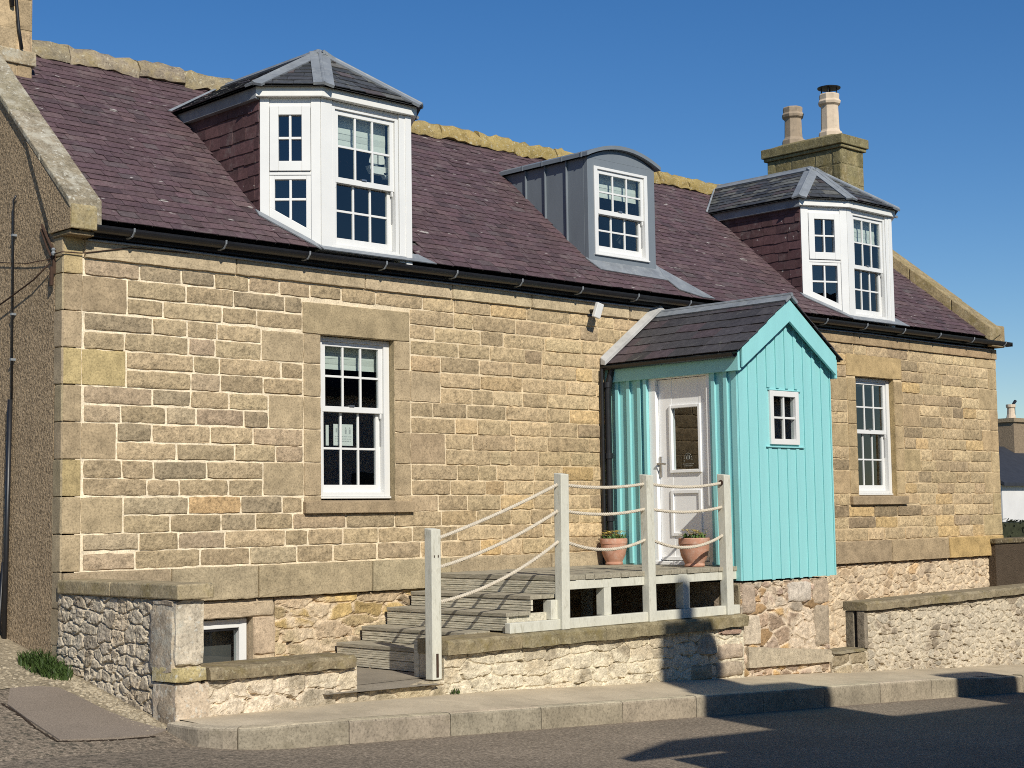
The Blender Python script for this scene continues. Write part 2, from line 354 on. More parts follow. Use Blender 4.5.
# value noise + worley rubble
def vnoise(x, y, seed):
    rg = np.random.RandomState(seed).rand(256, 256)
    xi = np.floor(x).astype(int); yi = np.floor(y).astype(int); fx = x-xi; fy = y-yi
    fx = fx*fx*(3-2*fx); fy = fy*fy*(3-2*fy)
    g = lambda a, b: rg[a % 256, b % 256]
    return (g(xi, yi)*(1-fx)+g(xi+1, yi)*fx)*(1-fy)+(g(xi, yi+1)*(1-fx)+g(xi+1, yi+1)*fx)*fy
def fbm(x, y, seed, o=4):
    s = 0; a = 0.5
    for k in range(o): s = s+a*vnoise(x*2**k, y*2**k, seed+k); a *= 0.5
    return s
def rubble(name, pl, x0, x1, zb, zt, parent, cell=(0.22, 0.13), relief=0.03, pal=((0.36, 0.27, 0.18),), mortar=(0.55, 0.45, 0.31), cover=0.1, jw=0.12, res=0.013, seed=1, core=0.3, wash=0.0, washc=(0.6, 0.5, 0.38), mat='rubble', fade=0.012, smearf=3.0):
    """random rubble as real relief: worley cells raised above mortar, colour per stone"""
    fb = zb if callable(zb) else (lambda x: np.full_like(np.asarray(x, float), zb))
    ft = zt if callable(zt) else (lambda x: np.full_like(np.asarray(x, float), zt))
    nx = max(2, int((x1-x0)/res)); zm = float(np.max(ft(np.array([x0, x1])))); zn = float(np.min(fb(np.array([x0, x1]))))
    nz = max(2, int((zm-zn)/res))
    gx = np.linspace(x0, x1, nx+1); t = np.linspace(0, 1, nz+1)
    X = np.repeat(gx[None, :], nz+1, 0); B = fb(gx)[None, :]; T = ft(gx)[None, :]; Z = B+(T-B)*t[:, None]
    rg = np.random.RandomState(seed)
    sx, sz, kk = [], [], []
    z = zn-cell[1]; row = 0
    while z < zm+cell[1]:
        hh = cell[1]*rg.choice((0.55, 0.8, 1.0, 1.3, 1.7)); x = x0-cell[0]*rg.uniform(0, 1)
        while x < x1+cell[0]:
            ww = cell[0]*rg.uniform(0.4, 1.9)*(0.7 if hh < cell[1] else 1.1)
            sx.append(x+ww/2+rg.normal(0, cell[0]*0.06)); sz.append(z+hh/2+rg.normal(0, cell[1]*0.2)); x += ww
        z += hh
    sx = np.array(sx); sz = np.array(sz); asp = cell[0]/cell[1]*0.82
    Xw = X+(fbm(X*9, Z*9, seed+50)-0.47)*0.065; Zw = Z+(fbm(X*9+40, Z*9, seed+60)-0.47)*0.05
    P = np.stack([Xw.ravel()/asp, Zw.ravel()], 1); Q = np.stack([sx/asp, sz], 1)
    F1 = np.full(len(P), 9.0); F2 = np.full(len(P), 9.0); ID = np.zeros(len(P), int)
    for i in range(0, len(P), 4000):
        d = np.abs(P[i:i+4000, None, :]-Q[None]); d = (d[..., 0]**2.6+d[..., 1]**2.6)**(1/2.6)
        o = np.argpartition(d, 1, 1)[:, :2]; a = np.take_along_axis(d, o, 1); sw = a[:, 0] > a[:, 1]
        F1[i:i+4000] = a.min(1); F2[i:i+4000] = a.max(1); ID[i:i+4000] = np.where(sw, o[:, 1], o[:, 0])
    e = ((F2-F1)/cell[1]).reshape(X.shape); ID = ID.reshape(X.shape)
    smear = fbm(X*smearf, Z*smearf, seed+9, 5)
    jwv = jw*(0.5+1.2*smear)
    s = np.clip((e-jwv*0.4)/(jwv*1.2), 0, 1); s = s*s*(3-2*s)
    sh = rg.uniform(0.45, 1.0, len(sx))[ID]
    cov = np.clip((smear-(0.72-cover))/0.12, 0, 1)          # lime smeared over the stones
    H = relief*(s*sh*(1-0.75*cov)+0.5*cov*s)+relief*0.55*(fbm(X*22, Z*22, seed+5)-0.47)+relief*0.3*(fbm(X*60, Z*60, seed+6, 2)-0.4)
    pit = np.clip((fbm(X*13, Z*21, seed+70, 4)-0.57)/0.05, 0, 1)*np.clip(1.2-s, 0, 1); H = H-relief*1.3*pit
    bd = np.minimum.reduce([X-x0, x1-X, Z-B, T-Z]); H = H*np.clip(bd/fade, 0, 1)
    pa = np.array(pal); cs = pa[rg.randint(0, len(pa), len(sx))]*rg.uniform(0.66, 1.22, (len(sx), 1))
    C = cs[ID]*(0.82+0.36*fbm(X*30, Z*30, seed+7))[..., None]
    mm = np.maximum(1-s, cov)[..., None]
    C = C*(1-mm)+np.array(mortar)*(0.85+0.3*fbm(X*25, Z*25, seed+8))[..., None]*mm
    if wash:
        wv = np.clip((fbm(X*2.2, Z*2.2, seed+33, 5)-0.35)*3, 0, 1)[..., None]*wash
        C = C*(1-wv)+np.array(washc)*wv
    pts = [pl.o+pl.u*0]; V = np.array(pl.o)[None, None]+X[..., None]*np.array(pl.u)+Z[..., None]*np.array(pl.v)+H[..., None]*np.array(pl.n)
    V = V.reshape(-1, 3)-np.array(wloc(parent))
    idx = np.arange((nx+1)*(nz+1)).reshape(nz+1, nx+1)
    Fq = np.stack([idx[:-1, :-1], idx[:-1, 1:], idx[1:, 1:], idx[1:, :-1]], -1).reshape(-1, 4)
    nv = len(V); cv = C.reshape(-1, 3)
    # a solid core behind the face
    cb = [(x0, float(fb(np.array([x0]))[0])), (x1, float(fb(np.array([x1]))[0])), (x1, float(ft(np.array([x1]))[0])), (x0, float(ft(np.array([x0]))[0]))]
    off = wloc(parent)
    cvx = [tuple(pl.at(a, b, -core)-off) for a, b in cb]+[tuple(pl.at(a, b, -0.002)-off) for a, b in cb]
    faces = Fq.tolist()+[[nv+3, nv+2, nv+1, nv]]+[[nv+k, nv+(k+1) % 4, nv+4+(k+1) % 4, nv+4+k] for k in range(4)]
    me = bpy.data.meshes.new(name); me.from_pydata(V.tolist()+cvx, [], faces)
    at = me.color_attributes.new('Col', 'FLOAT_COLOR', 'POINT'); arr = np.ones((len(me.vertices), 4), np.float32)
    arr[:nv, :3] = cv; arr[nv:, :3] = np.array(mortar)*0.6+pa[0]*0.3; at.data.foreach_set('color', arr.ravel())
    return finish(name, me, mat, parent)

# ------------------------------------------------------------------ the setting: ground, road, pavement
def lerp_tab(x, tab):
    if x <= tab[0][0]: return tab[0][1]
    for (a, p), (b, q) in zip(tab, tab[1:]):
        if x <= b: return p+(q-p)*(x-a)/(b-a)
    return tab[-1][1]
def road_z(x, y):
    xx = max(-14, min(26, x)); k = min(1, max(0, (0.9-x)/0.7))
    return -0.03-0.0505*xx + k*0.195*max(0, min(6, y+2.24))
def pave_z(x): return lerp_tab(x, [(-0.3, 0.115), (1.67, 0.097), (2.54, 0.085), (6.7, -0.115), (8.6, -0.22), (12.5, -0.43), (26, -1.12)])
def kerb_z(x): return lerp_tab(x, [(-0.3, 0.11), (0.39, 0.124), (0.82, 0.106), (4.67, -0.077), (7.35, -0.2), (9.0, -0.278), (10.9, -0.388), (26, -1.12)])
def sheet(name, xs, ys, zf, mat):
    mb = MB(); vs = [(x, y, zf(x, y)) for y in ys for x in xs]; n = len(xs)
    mb.mesh(vs, [(j*n+i, j*n+i+1, (j+1)*n+i+1, (j+1)*n+i) for j in range(len(ys)-1) for i in range(n-1)])
    return struct(mb.build(name, mat))
sheet('ground', [-400, -120, -40, -14, 0, 26, 60, 120, 400, 900], [-400, -60, -9.6, 0, 6, 30, 120, 900], lambda x, y: -0.03-0.0505*max(-14, min(26, x))-0.35, 'earth')
def fr(a, b, n): return [a+(b-a)*k/n for k in range(n+1)]
sheet('road', [-40, -14]+fr(-8, 0.2, 20)+fr(0.3, 0.9, 8)+fr(1.5, 26, 30)+[40, 70], [-9.0, -6, -4, -3, -2.6, -2.3, -2.24, -2.18]+fr(-2, 3, 20)+[3.76, 6, 12, 20], road_z, 'road')

# kerb stones along the pavement edge, curving in at the left end
KPATH = []
for k in range(0, 9):
    a = R(90*k/8); KPATH.append((0.42-0.55*math.cos(a), -2.15-0.55*math.sin(a)))
KPATH = [(-0.13, -1.86), (-0.13, -2.0)]+KPATH
x = 0.5
while x < 26: KPATH.append((x, -2.7)); x += 0.2
mb = MB(); acc = 0; limit = 0.62; seg = [KPATH[0]]; blocks = []
for p, q in zip(KPATH, KPATH[1:]):
    acc += math.hypot(q[0]-p[0], q[1]-p[1]); seg.append(q)
    if acc > limit: blocks.append(seg); seg = [q]; acc = 0; limit = random.uniform(0.85, 0.95)
for bl in blocks:
    L = []
    for i, (x, y) in enumerate(bl):
        a = bl[max(i-1, 0)]; b = bl[min(i+1, len(bl)-1)]; t = Vector((b[0]-a[0], b[1]-a[1])).normalized()
        sh = 0.005 if i == 0 else (-0.005 if i == len(bl)-1 else 0); L.append((x+t.x*sh, y+t.y*sh, -t.y, t.x))
    dz = random.gauss(0, 0.004); ring = []
    for x, y, nx_, ny_ in L:
        z = kerb_z(x)+dz; g = z-0.5
        ring.append([(x, y, g), (x, y, z-0.02), (x+nx_*0.006, y+ny_*0.006, z-0.006), (x+nx_*0.022, y+ny_*0.022, z), (x+nx_*0.13, y+ny_*0.13, z), (x+nx_*0.13, y+ny_*0.13, g)])
    vs = [p for q in ring for p in q]; fs = []
    for k in range(len(ring)-1):
        for j in range(6): fs.append((k*6+j, (k+1)*6+j, (k+1)*6+(j+1) % 6, k*6+(j+1) % 6))
    fs += [tuple(range(6)), tuple(range((len(ring)-1)*6+5, (len(ring)-1)*6-1, -1))]
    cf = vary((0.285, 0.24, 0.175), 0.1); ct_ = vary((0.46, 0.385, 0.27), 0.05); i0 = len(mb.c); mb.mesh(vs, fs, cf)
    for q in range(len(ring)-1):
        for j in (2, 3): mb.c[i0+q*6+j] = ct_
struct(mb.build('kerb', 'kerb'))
mb = MB(); xs = fr(-0.008, 0.42, 10)+fr(0.6, 12, 60)+fr(13, 26, 12); vs = []
for x in xs:
    yf = -2.573 if x > 0.42 else -2.15-math.sqrt(max(0, 0.423**2-(0.42-x)**2))
    for j in range(5):
        t = j/4; vs.append((x, yf+(-1.6-yf)*t, (kerb_z(x)-0.003)*(1-t)+(pave_z(x)+0.012)*t+0.004*math.sin(x*3.1+j)*(0 < j < 4)))
mb.mesh(vs, [(i*5+j, (i+1)*5+j, (i+1)*5+j+1, i*5+j+1) for i in range(len(xs)-1) for j in range(4)])
struct(mb.build('pavement', 'concrete'))
# yard floors behind the front walls
mb = MB()
mb.face([(0.2, -1.6, 0.2), (2.8, -1.6, 0.2), (2.8, 0, 0.2), (0.2, 0, 0.2)])
mb.face([(1.3, -1.9, 0.19), (2.5, -1.9, 0.17), (2.5, -1.598, 0.197), (1.3, -1.598, 0.197)])
mb.face([(8.2, -1.6, -0.22), (26, -1.6, -0.22), (26, 0.1, -0.22), (8.2, 0.1, -0.22)])
struct(mb.build('yard', 'yard'))
mb = MB(); P = [(-0.74, -0.62), (-0.96, -1.03), (-0.99, -1.4), (-1.01, -1.92), (-0.62, -1.955), (-0.28, -1.94), (-0.12, -1.86), (-0.25, -1.6), (-0.31, -1.3), (-0.33, -0.9), (-0.36, -0.66), (-0.5, -0.6)]
mb.hull2([(x, y, road_z(x, y)-0.03) for x, y in P], [(x, y, road_z(x, y)+0.012) for x, y in P])
struct(mb.build('tarmac_patch', 'patch'))
mb = MB(); C_ = [(-0.98, -0.98), (-0.985, -1.25), (-1.03, -1.6), (-1.035, -1.93), (-0.8, -1.965), (-0.6, -1.98), (-0.28, -1.965)]
for (a, b), (c, d) in zip(C_, C_[1:]):
    n = 6
    for k in range(n):
        p_, q_ = [(a+(c-a)*t+random.gauss(0, 0.004), b+(d-b)*t+random.gauss(0, 0.004)) for t in (k/n, (k+1)/n)]
        t = Vector((q_[0]-p_[0], q_[1]-p_[1])).normalized(); w_ = random.uniform(0.006, 0.016); o_ = (-t.y*w_, t.x*w_)
        mb.face([(x, y, road_z(x, y)+0.004) for x, y in ((p_[0]-o_[0], p_[1]-o_[1]), (q_[0]-o_[0], q_[1]-o_[1]), (q_[0]+o_[0], q_[1]+o_[1]), (p_[0]+o_[0], p_[1]+o_[1]))])
struct(mb.build('tarmac_crack', 'soil'))
mb = MB(); P = [(-0.02, 0.2), (-0.02, -1.88), (-0.13, -1.87), (-0.29, -1.6), (-0.35, -1.3), (-0.37, -0.9), (-0.5, -0.61), (-0.74, -0.6), (-1.0, -0.7), (-1.5, -0.2), (-2.0, 0.6), (-2.0, 2.0), (-0.02, 2.0)]
for a, b in zip(P[:1]*11, zip(P[1:], P[2:])): mb.face([(x, y, road_z(x, y)+0.005) for x, y in (a, *b)])
struct(mb.build('dirt_verge', 'dirt'))

# ------------------------------------------------------------------ the cottage
RZ = lambda y: 4.252+0.88*y
cot = thing('cottage', 'long sandstone cottage with purple slate roof and three dormers', 'house', (7.7, 2.3, 0))
FR = front(0)
W1 = (2.68, 3.594, 1.75, 3.34); W2 = (11.68, 12.62, 1.77, 3.39); WB = (1.15, 1.925, 0.16, 0.70)

# masonry: courses follow the corner stones (0.311 m), two courses to each
bands = [3.82, 3.678]; z = 3.678
while z > 1.18: z -= 0.3135; bands.append(z)
bands[-1] = 1.17
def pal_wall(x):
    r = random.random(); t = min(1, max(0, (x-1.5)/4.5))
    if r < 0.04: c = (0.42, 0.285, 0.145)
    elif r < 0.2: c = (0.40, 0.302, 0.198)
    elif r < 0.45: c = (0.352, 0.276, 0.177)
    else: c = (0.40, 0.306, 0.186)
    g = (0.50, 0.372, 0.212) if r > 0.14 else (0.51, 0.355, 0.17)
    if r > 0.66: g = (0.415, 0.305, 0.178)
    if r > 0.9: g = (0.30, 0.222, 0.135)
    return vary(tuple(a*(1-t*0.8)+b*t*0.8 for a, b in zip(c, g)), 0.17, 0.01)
DR = (0.365, 0.279, 0.172)
stones, dressed, quoin2 = MB(), MB(), MB(); jambs = {}
J = 0.0062
def fill(x0, x1, z0, z1):
    x = x0
    while x < x1-0.02:
        wd = random.uniform(0.26, 0.68)
        if x1-(x+wd) < 0.2: wd = x1-x if x1-x < 0.7 else (x1-x)*0.5
        dz0, dz1 = random.gauss(0, 0.003), random.gauss(0, 0.003)
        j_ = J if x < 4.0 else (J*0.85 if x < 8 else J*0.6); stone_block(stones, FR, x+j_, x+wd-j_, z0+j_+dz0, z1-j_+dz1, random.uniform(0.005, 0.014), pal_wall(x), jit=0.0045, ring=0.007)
        x += wd
def surround(Wn, k):
    """jamb stones of a window in band k: outer reach on both sides"""
    return (0.21 if k % 2 else random.uniform(0.58, 0.72)), (0.21 if (k+1) % 2 else random.uniform(0.55, 0.7))
for k in range(len(bands)-1):
    zt, zb = bands[k], bands[k+1]; taken = []; low = []
    q = 0.19 if k % 2 == 0 else random.uniform(0.5, 0.66)
    if k == 0: q = 0.19
    taken.append((0, q)); dl = vary(DR, 0.12, 0.008) if k % 3 else vary((0.40, 0.30, 0.15), 0.1)
    stone_block(dressed, FR, 0.0, 0.172, zb+0.002, zt-0.002, 0.009, dl, jit=0.002, ring=0.006)
    if q > 0.2: stone_block(dressed, FR, 0.174, q-J, zb+0.004, zt-0.004, 0.007, dl, jit=0.003, ring=0.006)
    q2 = 0.24 if k % 2 else random.uniform(0.42, 0.6)
    taken.append((15.46-q2, 15.46)); stone_block(quoin2, FR, 15.46-q2+J, 15.46, zb+0.003, zt-0.003, 0.008, vary((0.43, 0.32, 0.18), 0.12), jit=0.003, ring=0.006)
    for Wn in (W1, W2):
        if Wn[3] < zt-0.2 or zb > Wn[3]: pass
        if zb < Wn[3] and zt > Wn[2]-0.1:
            a, b = surround(Wn, k)
            za, zz = max(zb, Wn[2]-0.115), min(zt, Wn[3])
            if zz-za > 0.1:
                low.append((Wn[0]-a, Wn[1]+b, za)); base = DR if Wn is W1 else (0.40, 0.295, 0.165)
                for (p, q_, s) in ((Wn[0]-a, Wn[0], -1), (Wn[1], Wn[1]+b, 1)):
                    cc = vary(base, 0.1, 0.008); dj = jambs.setdefault(Wn[0], MB()); inner = (q_-0.2, q_) if s < 0 else (p, p+0.2)
                    stone_block(dj, FR, inner[0]+0.001, inner[1]-0.001, za+0.003, zz-0.003, 0.011, cc, jit=0.002, ring=0.005)
                    if q_-p > 0.25:
                        oo = (p+J, q_-0.203) if s < 0 else (p+0.203, q_-J)
                        stone_block(dj, FR, oo[0], oo[1], za+J*0.6, zz-J*0.6, 0.007, vary(cc, 0.06), jit=0.003, ring=0.006)
    zm = (zt+zb)/2+random.uniform(-0.008, 0.008)
    for (c1, c0) in ((((zt, zb),) if zt-zb < 0.2 else ((zt, zm), (zm, zb)))):
        tk = list(taken)+[(a, b) for a, b, za in low if c1 > za+0.05]
        for Wn in (W1, W2):
            lint = (Wn[0]-0.21, Wn[1]+0.2, Wn[3]-0.01, Wn[3]+0.30)
            if c0 < lint[3]-0.03 and c1 > lint[2]+0.05: tk.append((lint[0], lint[1]))
            sill = (Wn[0]-0.22, Wn[1]+0.22, Wn[2]-0.12, Wn[2])
            if c0 < sill[3]-0.03 and c1 > sill[2]+0.03: tk.append((sill[0], sill[1]))
            if c0 < sill[2]-0.05 < c1 and c0 < sill[3]-0.03 and c1 > sill[2]+0.03: fill(sill[0], sill[1], c0, sill[2])
            if c1 > lint[3]+0.05 and c0 < lint[3]-0.03: fill(lint[0], lint[1], lint[3], c1)
        tk.sort(); x = 0.0
        for a, b in tk:
            if a-x > 0.05: fill(x, a, c0, c1)
            x = max(x, b)
        if 15.46-x > 0.05: fill(x, 15.46, c0, c1)
wall = stones.build('front_wall', 'stone', cot, smooth=32)
mb = MB()                                     # mortar bed, pieced round the openings
def bed(x0, x1, z0, z1):
    n = max(1, int((x1-x0)/0.4))
    for k in range(n):
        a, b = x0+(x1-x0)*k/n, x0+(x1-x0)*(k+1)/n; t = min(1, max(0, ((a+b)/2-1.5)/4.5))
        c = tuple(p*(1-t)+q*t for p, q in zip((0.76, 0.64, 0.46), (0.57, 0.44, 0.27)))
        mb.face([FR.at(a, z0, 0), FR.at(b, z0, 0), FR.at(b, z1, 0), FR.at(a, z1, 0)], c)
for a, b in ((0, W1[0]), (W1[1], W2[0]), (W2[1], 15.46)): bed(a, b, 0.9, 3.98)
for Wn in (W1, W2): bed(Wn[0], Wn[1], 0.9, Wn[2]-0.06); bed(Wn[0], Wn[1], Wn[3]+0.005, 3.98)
mb.build('mortar_bed', 'mortar', wall)
dressed.build('corner_stones', 'dressed', cot); quoin2.build('corner_stones', 'dressed', cot)
for Wn in (W1, W2):
    mb = jambs[Wn[0]]; c = (0.335, 0.26, 0.155) if Wn is W1 else (0.42, 0.30, 0.15)
    stone_block(mb, FR, Wn[0]-0.21, Wn[1]+0.195, Wn[3], Wn[3]+0.30, 0.012, c, jit=0.002, ring=0.005)
    mb.box(Wn[0]-0.2, Wn[1]+0.2, 0.0, 0.2, Wn[3]+0.001, Wn[3]+0.28, c)
    mb.box(Wn[0]-0.12, Wn[0], 0.001, 0.3, Wn[2]-0.05, Wn[3], vary(c, 0.05)); mb.box(Wn[1], Wn[1]+0.12, 0.001, 0.3, Wn[2]-0.05, Wn[3], vary(c, 0.05))
    mb.build('window_surround', 'dressed', cot)
for Wn in (W1, W2):
    mb = MB(); pr = [(0.3, Wn[2]-0.12), (-0.055, Wn[2]-0.12), (-0.055, Wn[2]-0.012), (0.05, Wn[2]+0.002), (0.3, Wn[2]+0.02)]
    mb.hull2([(Wn[0]-0.21, y, z) for y, z in pr], [(Wn[1]+0.21, y, z) for y, z in pr], (0.315, 0.235, 0.145)); mb.build('window_sill', 'dressed', cot, bevel=0.006)

# frieze under the eaves, plinth course
mb = MB(); x = 0.18
while x < 15.4:
    wd = min(random.uniform(0.9, 1.6), 15.46-x); stone_block(mb, FR, x+0.003, x+wd-0.003, 3.822, 3.985, 0.034, vary((0.42, 0.33, 0.21) if x < 9 else (0.36, 0.26, 0.15), 0.1), jit=0.0025, ring=0.006); x += wd
stone_block(mb, FR, 0, 0.176, 3.68, 4.0, 0.011, (0.42, 0.32, 0.17), jit=0.002, ring=0.005)
mb.build('frieze', 'dressed', cot)
mb = MB(); x = 0.0
while x < 15.4:
    wd = min(random.uniform(0.9, 1.65), 15.46-x)
    if 15.46-(x+wd) < 0.4: wd = 15.46-x
    c = random.choice([(0.34, 0.275, 0.18), (0.33, 0.255, 0.16), (0.36, 0.275, 0.165), (0.43, 0.30, 0.13)] if x > 8 else [(0.34, 0.275, 0.18), (0.33, 0.26, 0.165), (0.35, 0.275, 0.175)])
    stone_block(mb, FR, x+0.004, x+wd-0.004, 0.866, 1.168, 0.032, vary(c, 0.1), jit=0.003, ring=0.008, base=-0.1); x += wd
mb.build('plinth_course', 'dressed', cot)
PB = ((0.43, 0.32, 0.175), (0.47, 0.33, 0.145), (0.40, 0.30, 0.195), (0.46, 0.36, 0.22), (0.34, 0.255, 0.16))
FB = front(0.03)
rubble('basement_wall', FB, 1.925+0.24, 6.6, 0.1, 0.862, cot, (0.36, 0.10), 0.024, PB, (0.55, 0.43, 0.29), 0.12, 0.11, 0.0135, 11, 0.25)
rubble('basement_wall', FB, 0.0, 1.15, 0.1, 0.862, cot, (0.3, 0.14), 0.02, PB, (0.55, 0.42, 0.29), 0.16, 0.12, 0.02, 12, 0.25)
rubble('basement_wall', FB, 8.3, 15.3, -0.35, 0.862, cot, (0.26, 0.12), 0.02, ((0.45, 0.33, 0.21), (0.46, 0.31, 0.17), (0.42, 0.32, 0.22)), (0.56, 0.44, 0.30), 0.34, 0.12, 0.016, 13, 0.25)
mb = MB(); c = (0.43, 0.335, 0.225)
stone_block(mb, FB, 1.0, 2.15, 0.70, 0.862, 0.016, c, jit=0.004); mb.box(1.0, 2.15, 0.032, 0.25, 0.70, 0.862, c)
for a, b in ((0.16, 0.35), (0.35, 0.70)): stone_block(mb, FB, 1.928, 2.165, a+0.004, b-0.004, 0.018, vary((0.45, 0.345, 0.23), 0.08), jit=0.005)
mb.box(1.926, 2.16, 0.032, 0.25, 0.1, 0.70, c)
mb.build('basement_lintel', 'dressed', cot)

# left gable: harled, with the corner-stone return; back wall, right gable, floor
GL = Pl((0, 0, 0), (0, -1, 0)); mb = MB()
mb.prism(Pl((-0.012, 0, 0), (0, -1, 0)), [(-0.125, -0.3), (-4.6, -0.3), (-4.6, RZ(0)+0.13), (-2.3, RZ(2.3)+0.13), (-0.125, RZ(0.125)+0.13)], -0.3, 0)
mb.build('gable_wall', 'harl', cot)
mb = MB(); zz = [0.2, 0.57, 0.868]+[b for b in bands[::-1]][0:]+[4.03]
for a, b in zip(zz, zz[1:]):
    stone_block(mb, GL, -0.13+random.uniform(-0.012, 0.012), 0.008, a+0.002, b-0.002, 0.012, vary((0.33, 0.26, 0.165), 0.1), jit=0.002, ring=0.004)
mb.box(0.002, 0.12, 0.0, 0.14, 0.2, 4.03, (0.3, 0.24, 0.15)); mb.build('corner_return', 'dressed', cot)
mb = MB(); mb.hull2([(15.45, 0.0, -0.6), (14.1, 4.6, -0.6), (14.1, 4.6, RZ(0)), (14.77, 2.3, RZ(2.3)+0.1), (15.45, 0, RZ(0)+0.1)], [(15.15, 0.003, -0.6), (13.8, 4.6, -0.6), (13.8, 4.6, RZ(0)), (14.47, 2.3, RZ(2.3)+0.1), (15.15, 0.003, RZ(0)+0.1)][::1])
mb.box(0.3, 14.0, 4.4, 4.7, -0.6, RZ(0)); mb.build('rear_wall', 'harl', cot)
mb = MB(); mb.box(0.3, 15.1, 0.35, 4.4, 0.9, 1.0); mb.box(0.3, 15.1, 0.35, 4.4, 3.6, 3.66); mb.box(0.31, 15.1, 2.6, 2.66, 1.0, 6.0)
for px_ in (5.2, 9.5): mb.box(px_, px_+0.1, 0.35, 2.6, 1.0, 3.6)
for px_ in (5.6, 9.0): mb.prism(Pl((px_, 0, 0), (0, -1, 0)), [(-0.3, 3.66), (-2.6, 3.66), (-2.6, 5.95), (-2.2, 5.95), (-0.3, RZ(0.3)-0.15)], 0, 0.1)
mb.box(0.31, 6.7, 0.30, 0.34, -0.2, 0.9)
mb.build('inner_wall', 'inner', cot)

# ------------------------------------------------------------------ roof
ca, sa = 1/math.sqrt(1+0.88**2), 0.88/math.sqrt(1+0.88**2)
RP = Pl((0, -0.125, RZ(-0.125)), (1, 0, 0), (0, ca, sa)); SL = 2.425/ca
D1 = dict(P0=(2.185, 0.28), FL=(2.62, -0.1), FR=(3.74, -0.1), P1=(4.0, 0.30), zt=5.62, ax=3.08, ay=0.52, az=6.29, wx=(2.755, 3.585), cu=(0.31, 0.24))
D3 = dict(P0=(10.86, 0.23), FL=(11.48, -0.08), FR=(12.55, -0.08), P1=(12.95, 0.25), zt=5.66, ax=11.62, ay=0.55, az=6.325, wx=(11.585, 12.40), cu=(0.31, 0.24))
D2 = dict(x0=6.75, x1=7.93, y=0.27, zt=5.725, za=5.875)
def foot(x, y, g=0.0):
    for d in (D1, D3):
        if d['P0'][0]+g < x < d['P1'][0]-g and y < 1.53-g:
            lo = d['FL'][1]
            if x < d['FL'][0]: lo = d['P0'][1]+(d['FL'][1]-d['P0'][1])*(x-d['P0'][0])/(d['FL'][0]-d['P0'][0])
            if x > d['FR'][0]: lo = d['FR'][1]+(d['P1'][1]-d['FR'][1])*(x-d['FR'][0])/(d['P1'][0]-d['FR'][0])
            if y > lo+g: return True
    return D2['x0']+g < x < D2['x1']-g and D2['y']+g < y < 1.65-g
def pal_roof():
    r = random.random()
    if r < 0.05: return vary((0.088, 0.064, 0.066), 0.15)
    if r < 0.13: return vary((0.103, 0.066, 0.068), 0.15)
    if r < 0.17: return vary((0.060, 0.039, 0.043), 0.15)
    return vary((0.085, 0.0525, 0.057), 0.17, 0.03)
mb = MB(); slates(mb, RP, [(0.23, 0), (15.16, 0), (14.6, SL), (0.28, SL)], 0.10, 0.14, 0.25, 0.007, pal_roof, lambda x, s: foot(x, -0.125+s*ca, 0.05))
roof = mb.build('roof', 'slate', cot)
mb = MB()
gx = sorted({0.1, 15.2}|{v for d in (D1, D3) for v in (d['P0'][0]+.03, d['FL'][0], d['FR'][0], d['P1'][0]-.03)}|{D2['x0'], D2['x1']}); gy = [-0.1+0.1*k for k in range(25)]
for a, b in zip(gx, gx[1:]):
    for c, d in zip(gy, gy[1:]):
        if not foot((a+b)/2, (c+d)/2): mb.face([(a, c, RZ(c)-0.02), (b, c, RZ(c)-0.02), (b, d, RZ(d)-0.02), (a, d, RZ(d)-0.02)])
mb.face([(0.1, 2.3, RZ(2.3)), (14.8, 2.3, RZ(2.3)), (14.3, 4.8, RZ(-0.2)), (0.1, 4.8, RZ(-0.2))])
mb.build('roof_boarding', 'inner', roof)
# stone ridge coping, ochre with lichen
mb = MB(); x = 0.55
while x < 14.6:
    wd = min(random.uniform(0.55, 0.8), 14.75-x); dz = random.gauss(0, 0.008); zr = RZ(2.3)+dz
    pr = [(2.3-0.12, zr-0.07), (2.3-0.125, zr-0.0), (2.3-0.07, zr+0.105), (2.3, zr+0.132), (2.3+0.07, zr+0.105), (2.3+0.125, zr-0.0), (2.3+0.12, zr-0.07)]
    j = lambda: random.gauss(0, 0.006)
    tr_ = min(1, max(0, (x-2)/4)); c = vary((0.27+0.05*tr_, 0.225+0.01*tr_, 0.16-0.07*tr_), 0.15); nseg = max(2, int(wd/0.09)); rings = [[(x+0.003+(wd-0.006)*k/nseg, y+random.gauss(0, 0.009), z+random.gauss(0, 0.012)) for y, z in pr] for k in range(nseg+1)]
    vs = [p for q in rings for p in q]; m_ = len(pr); fs = [tuple(range(m_-1, -1, -1)), tuple(range(nseg*m_, nseg*m_+m_))]+[(k*m_+i, k*m_+(i+1) % m_, (k+1)*m_+(i+1) % m_, (k+1)*m_+i) for k in range(nseg) for i in range(m_)]
    mb.mesh(vs, fs, c); x += wd
mb.build('ridge_coping', 'ochre', cot, smooth=55)
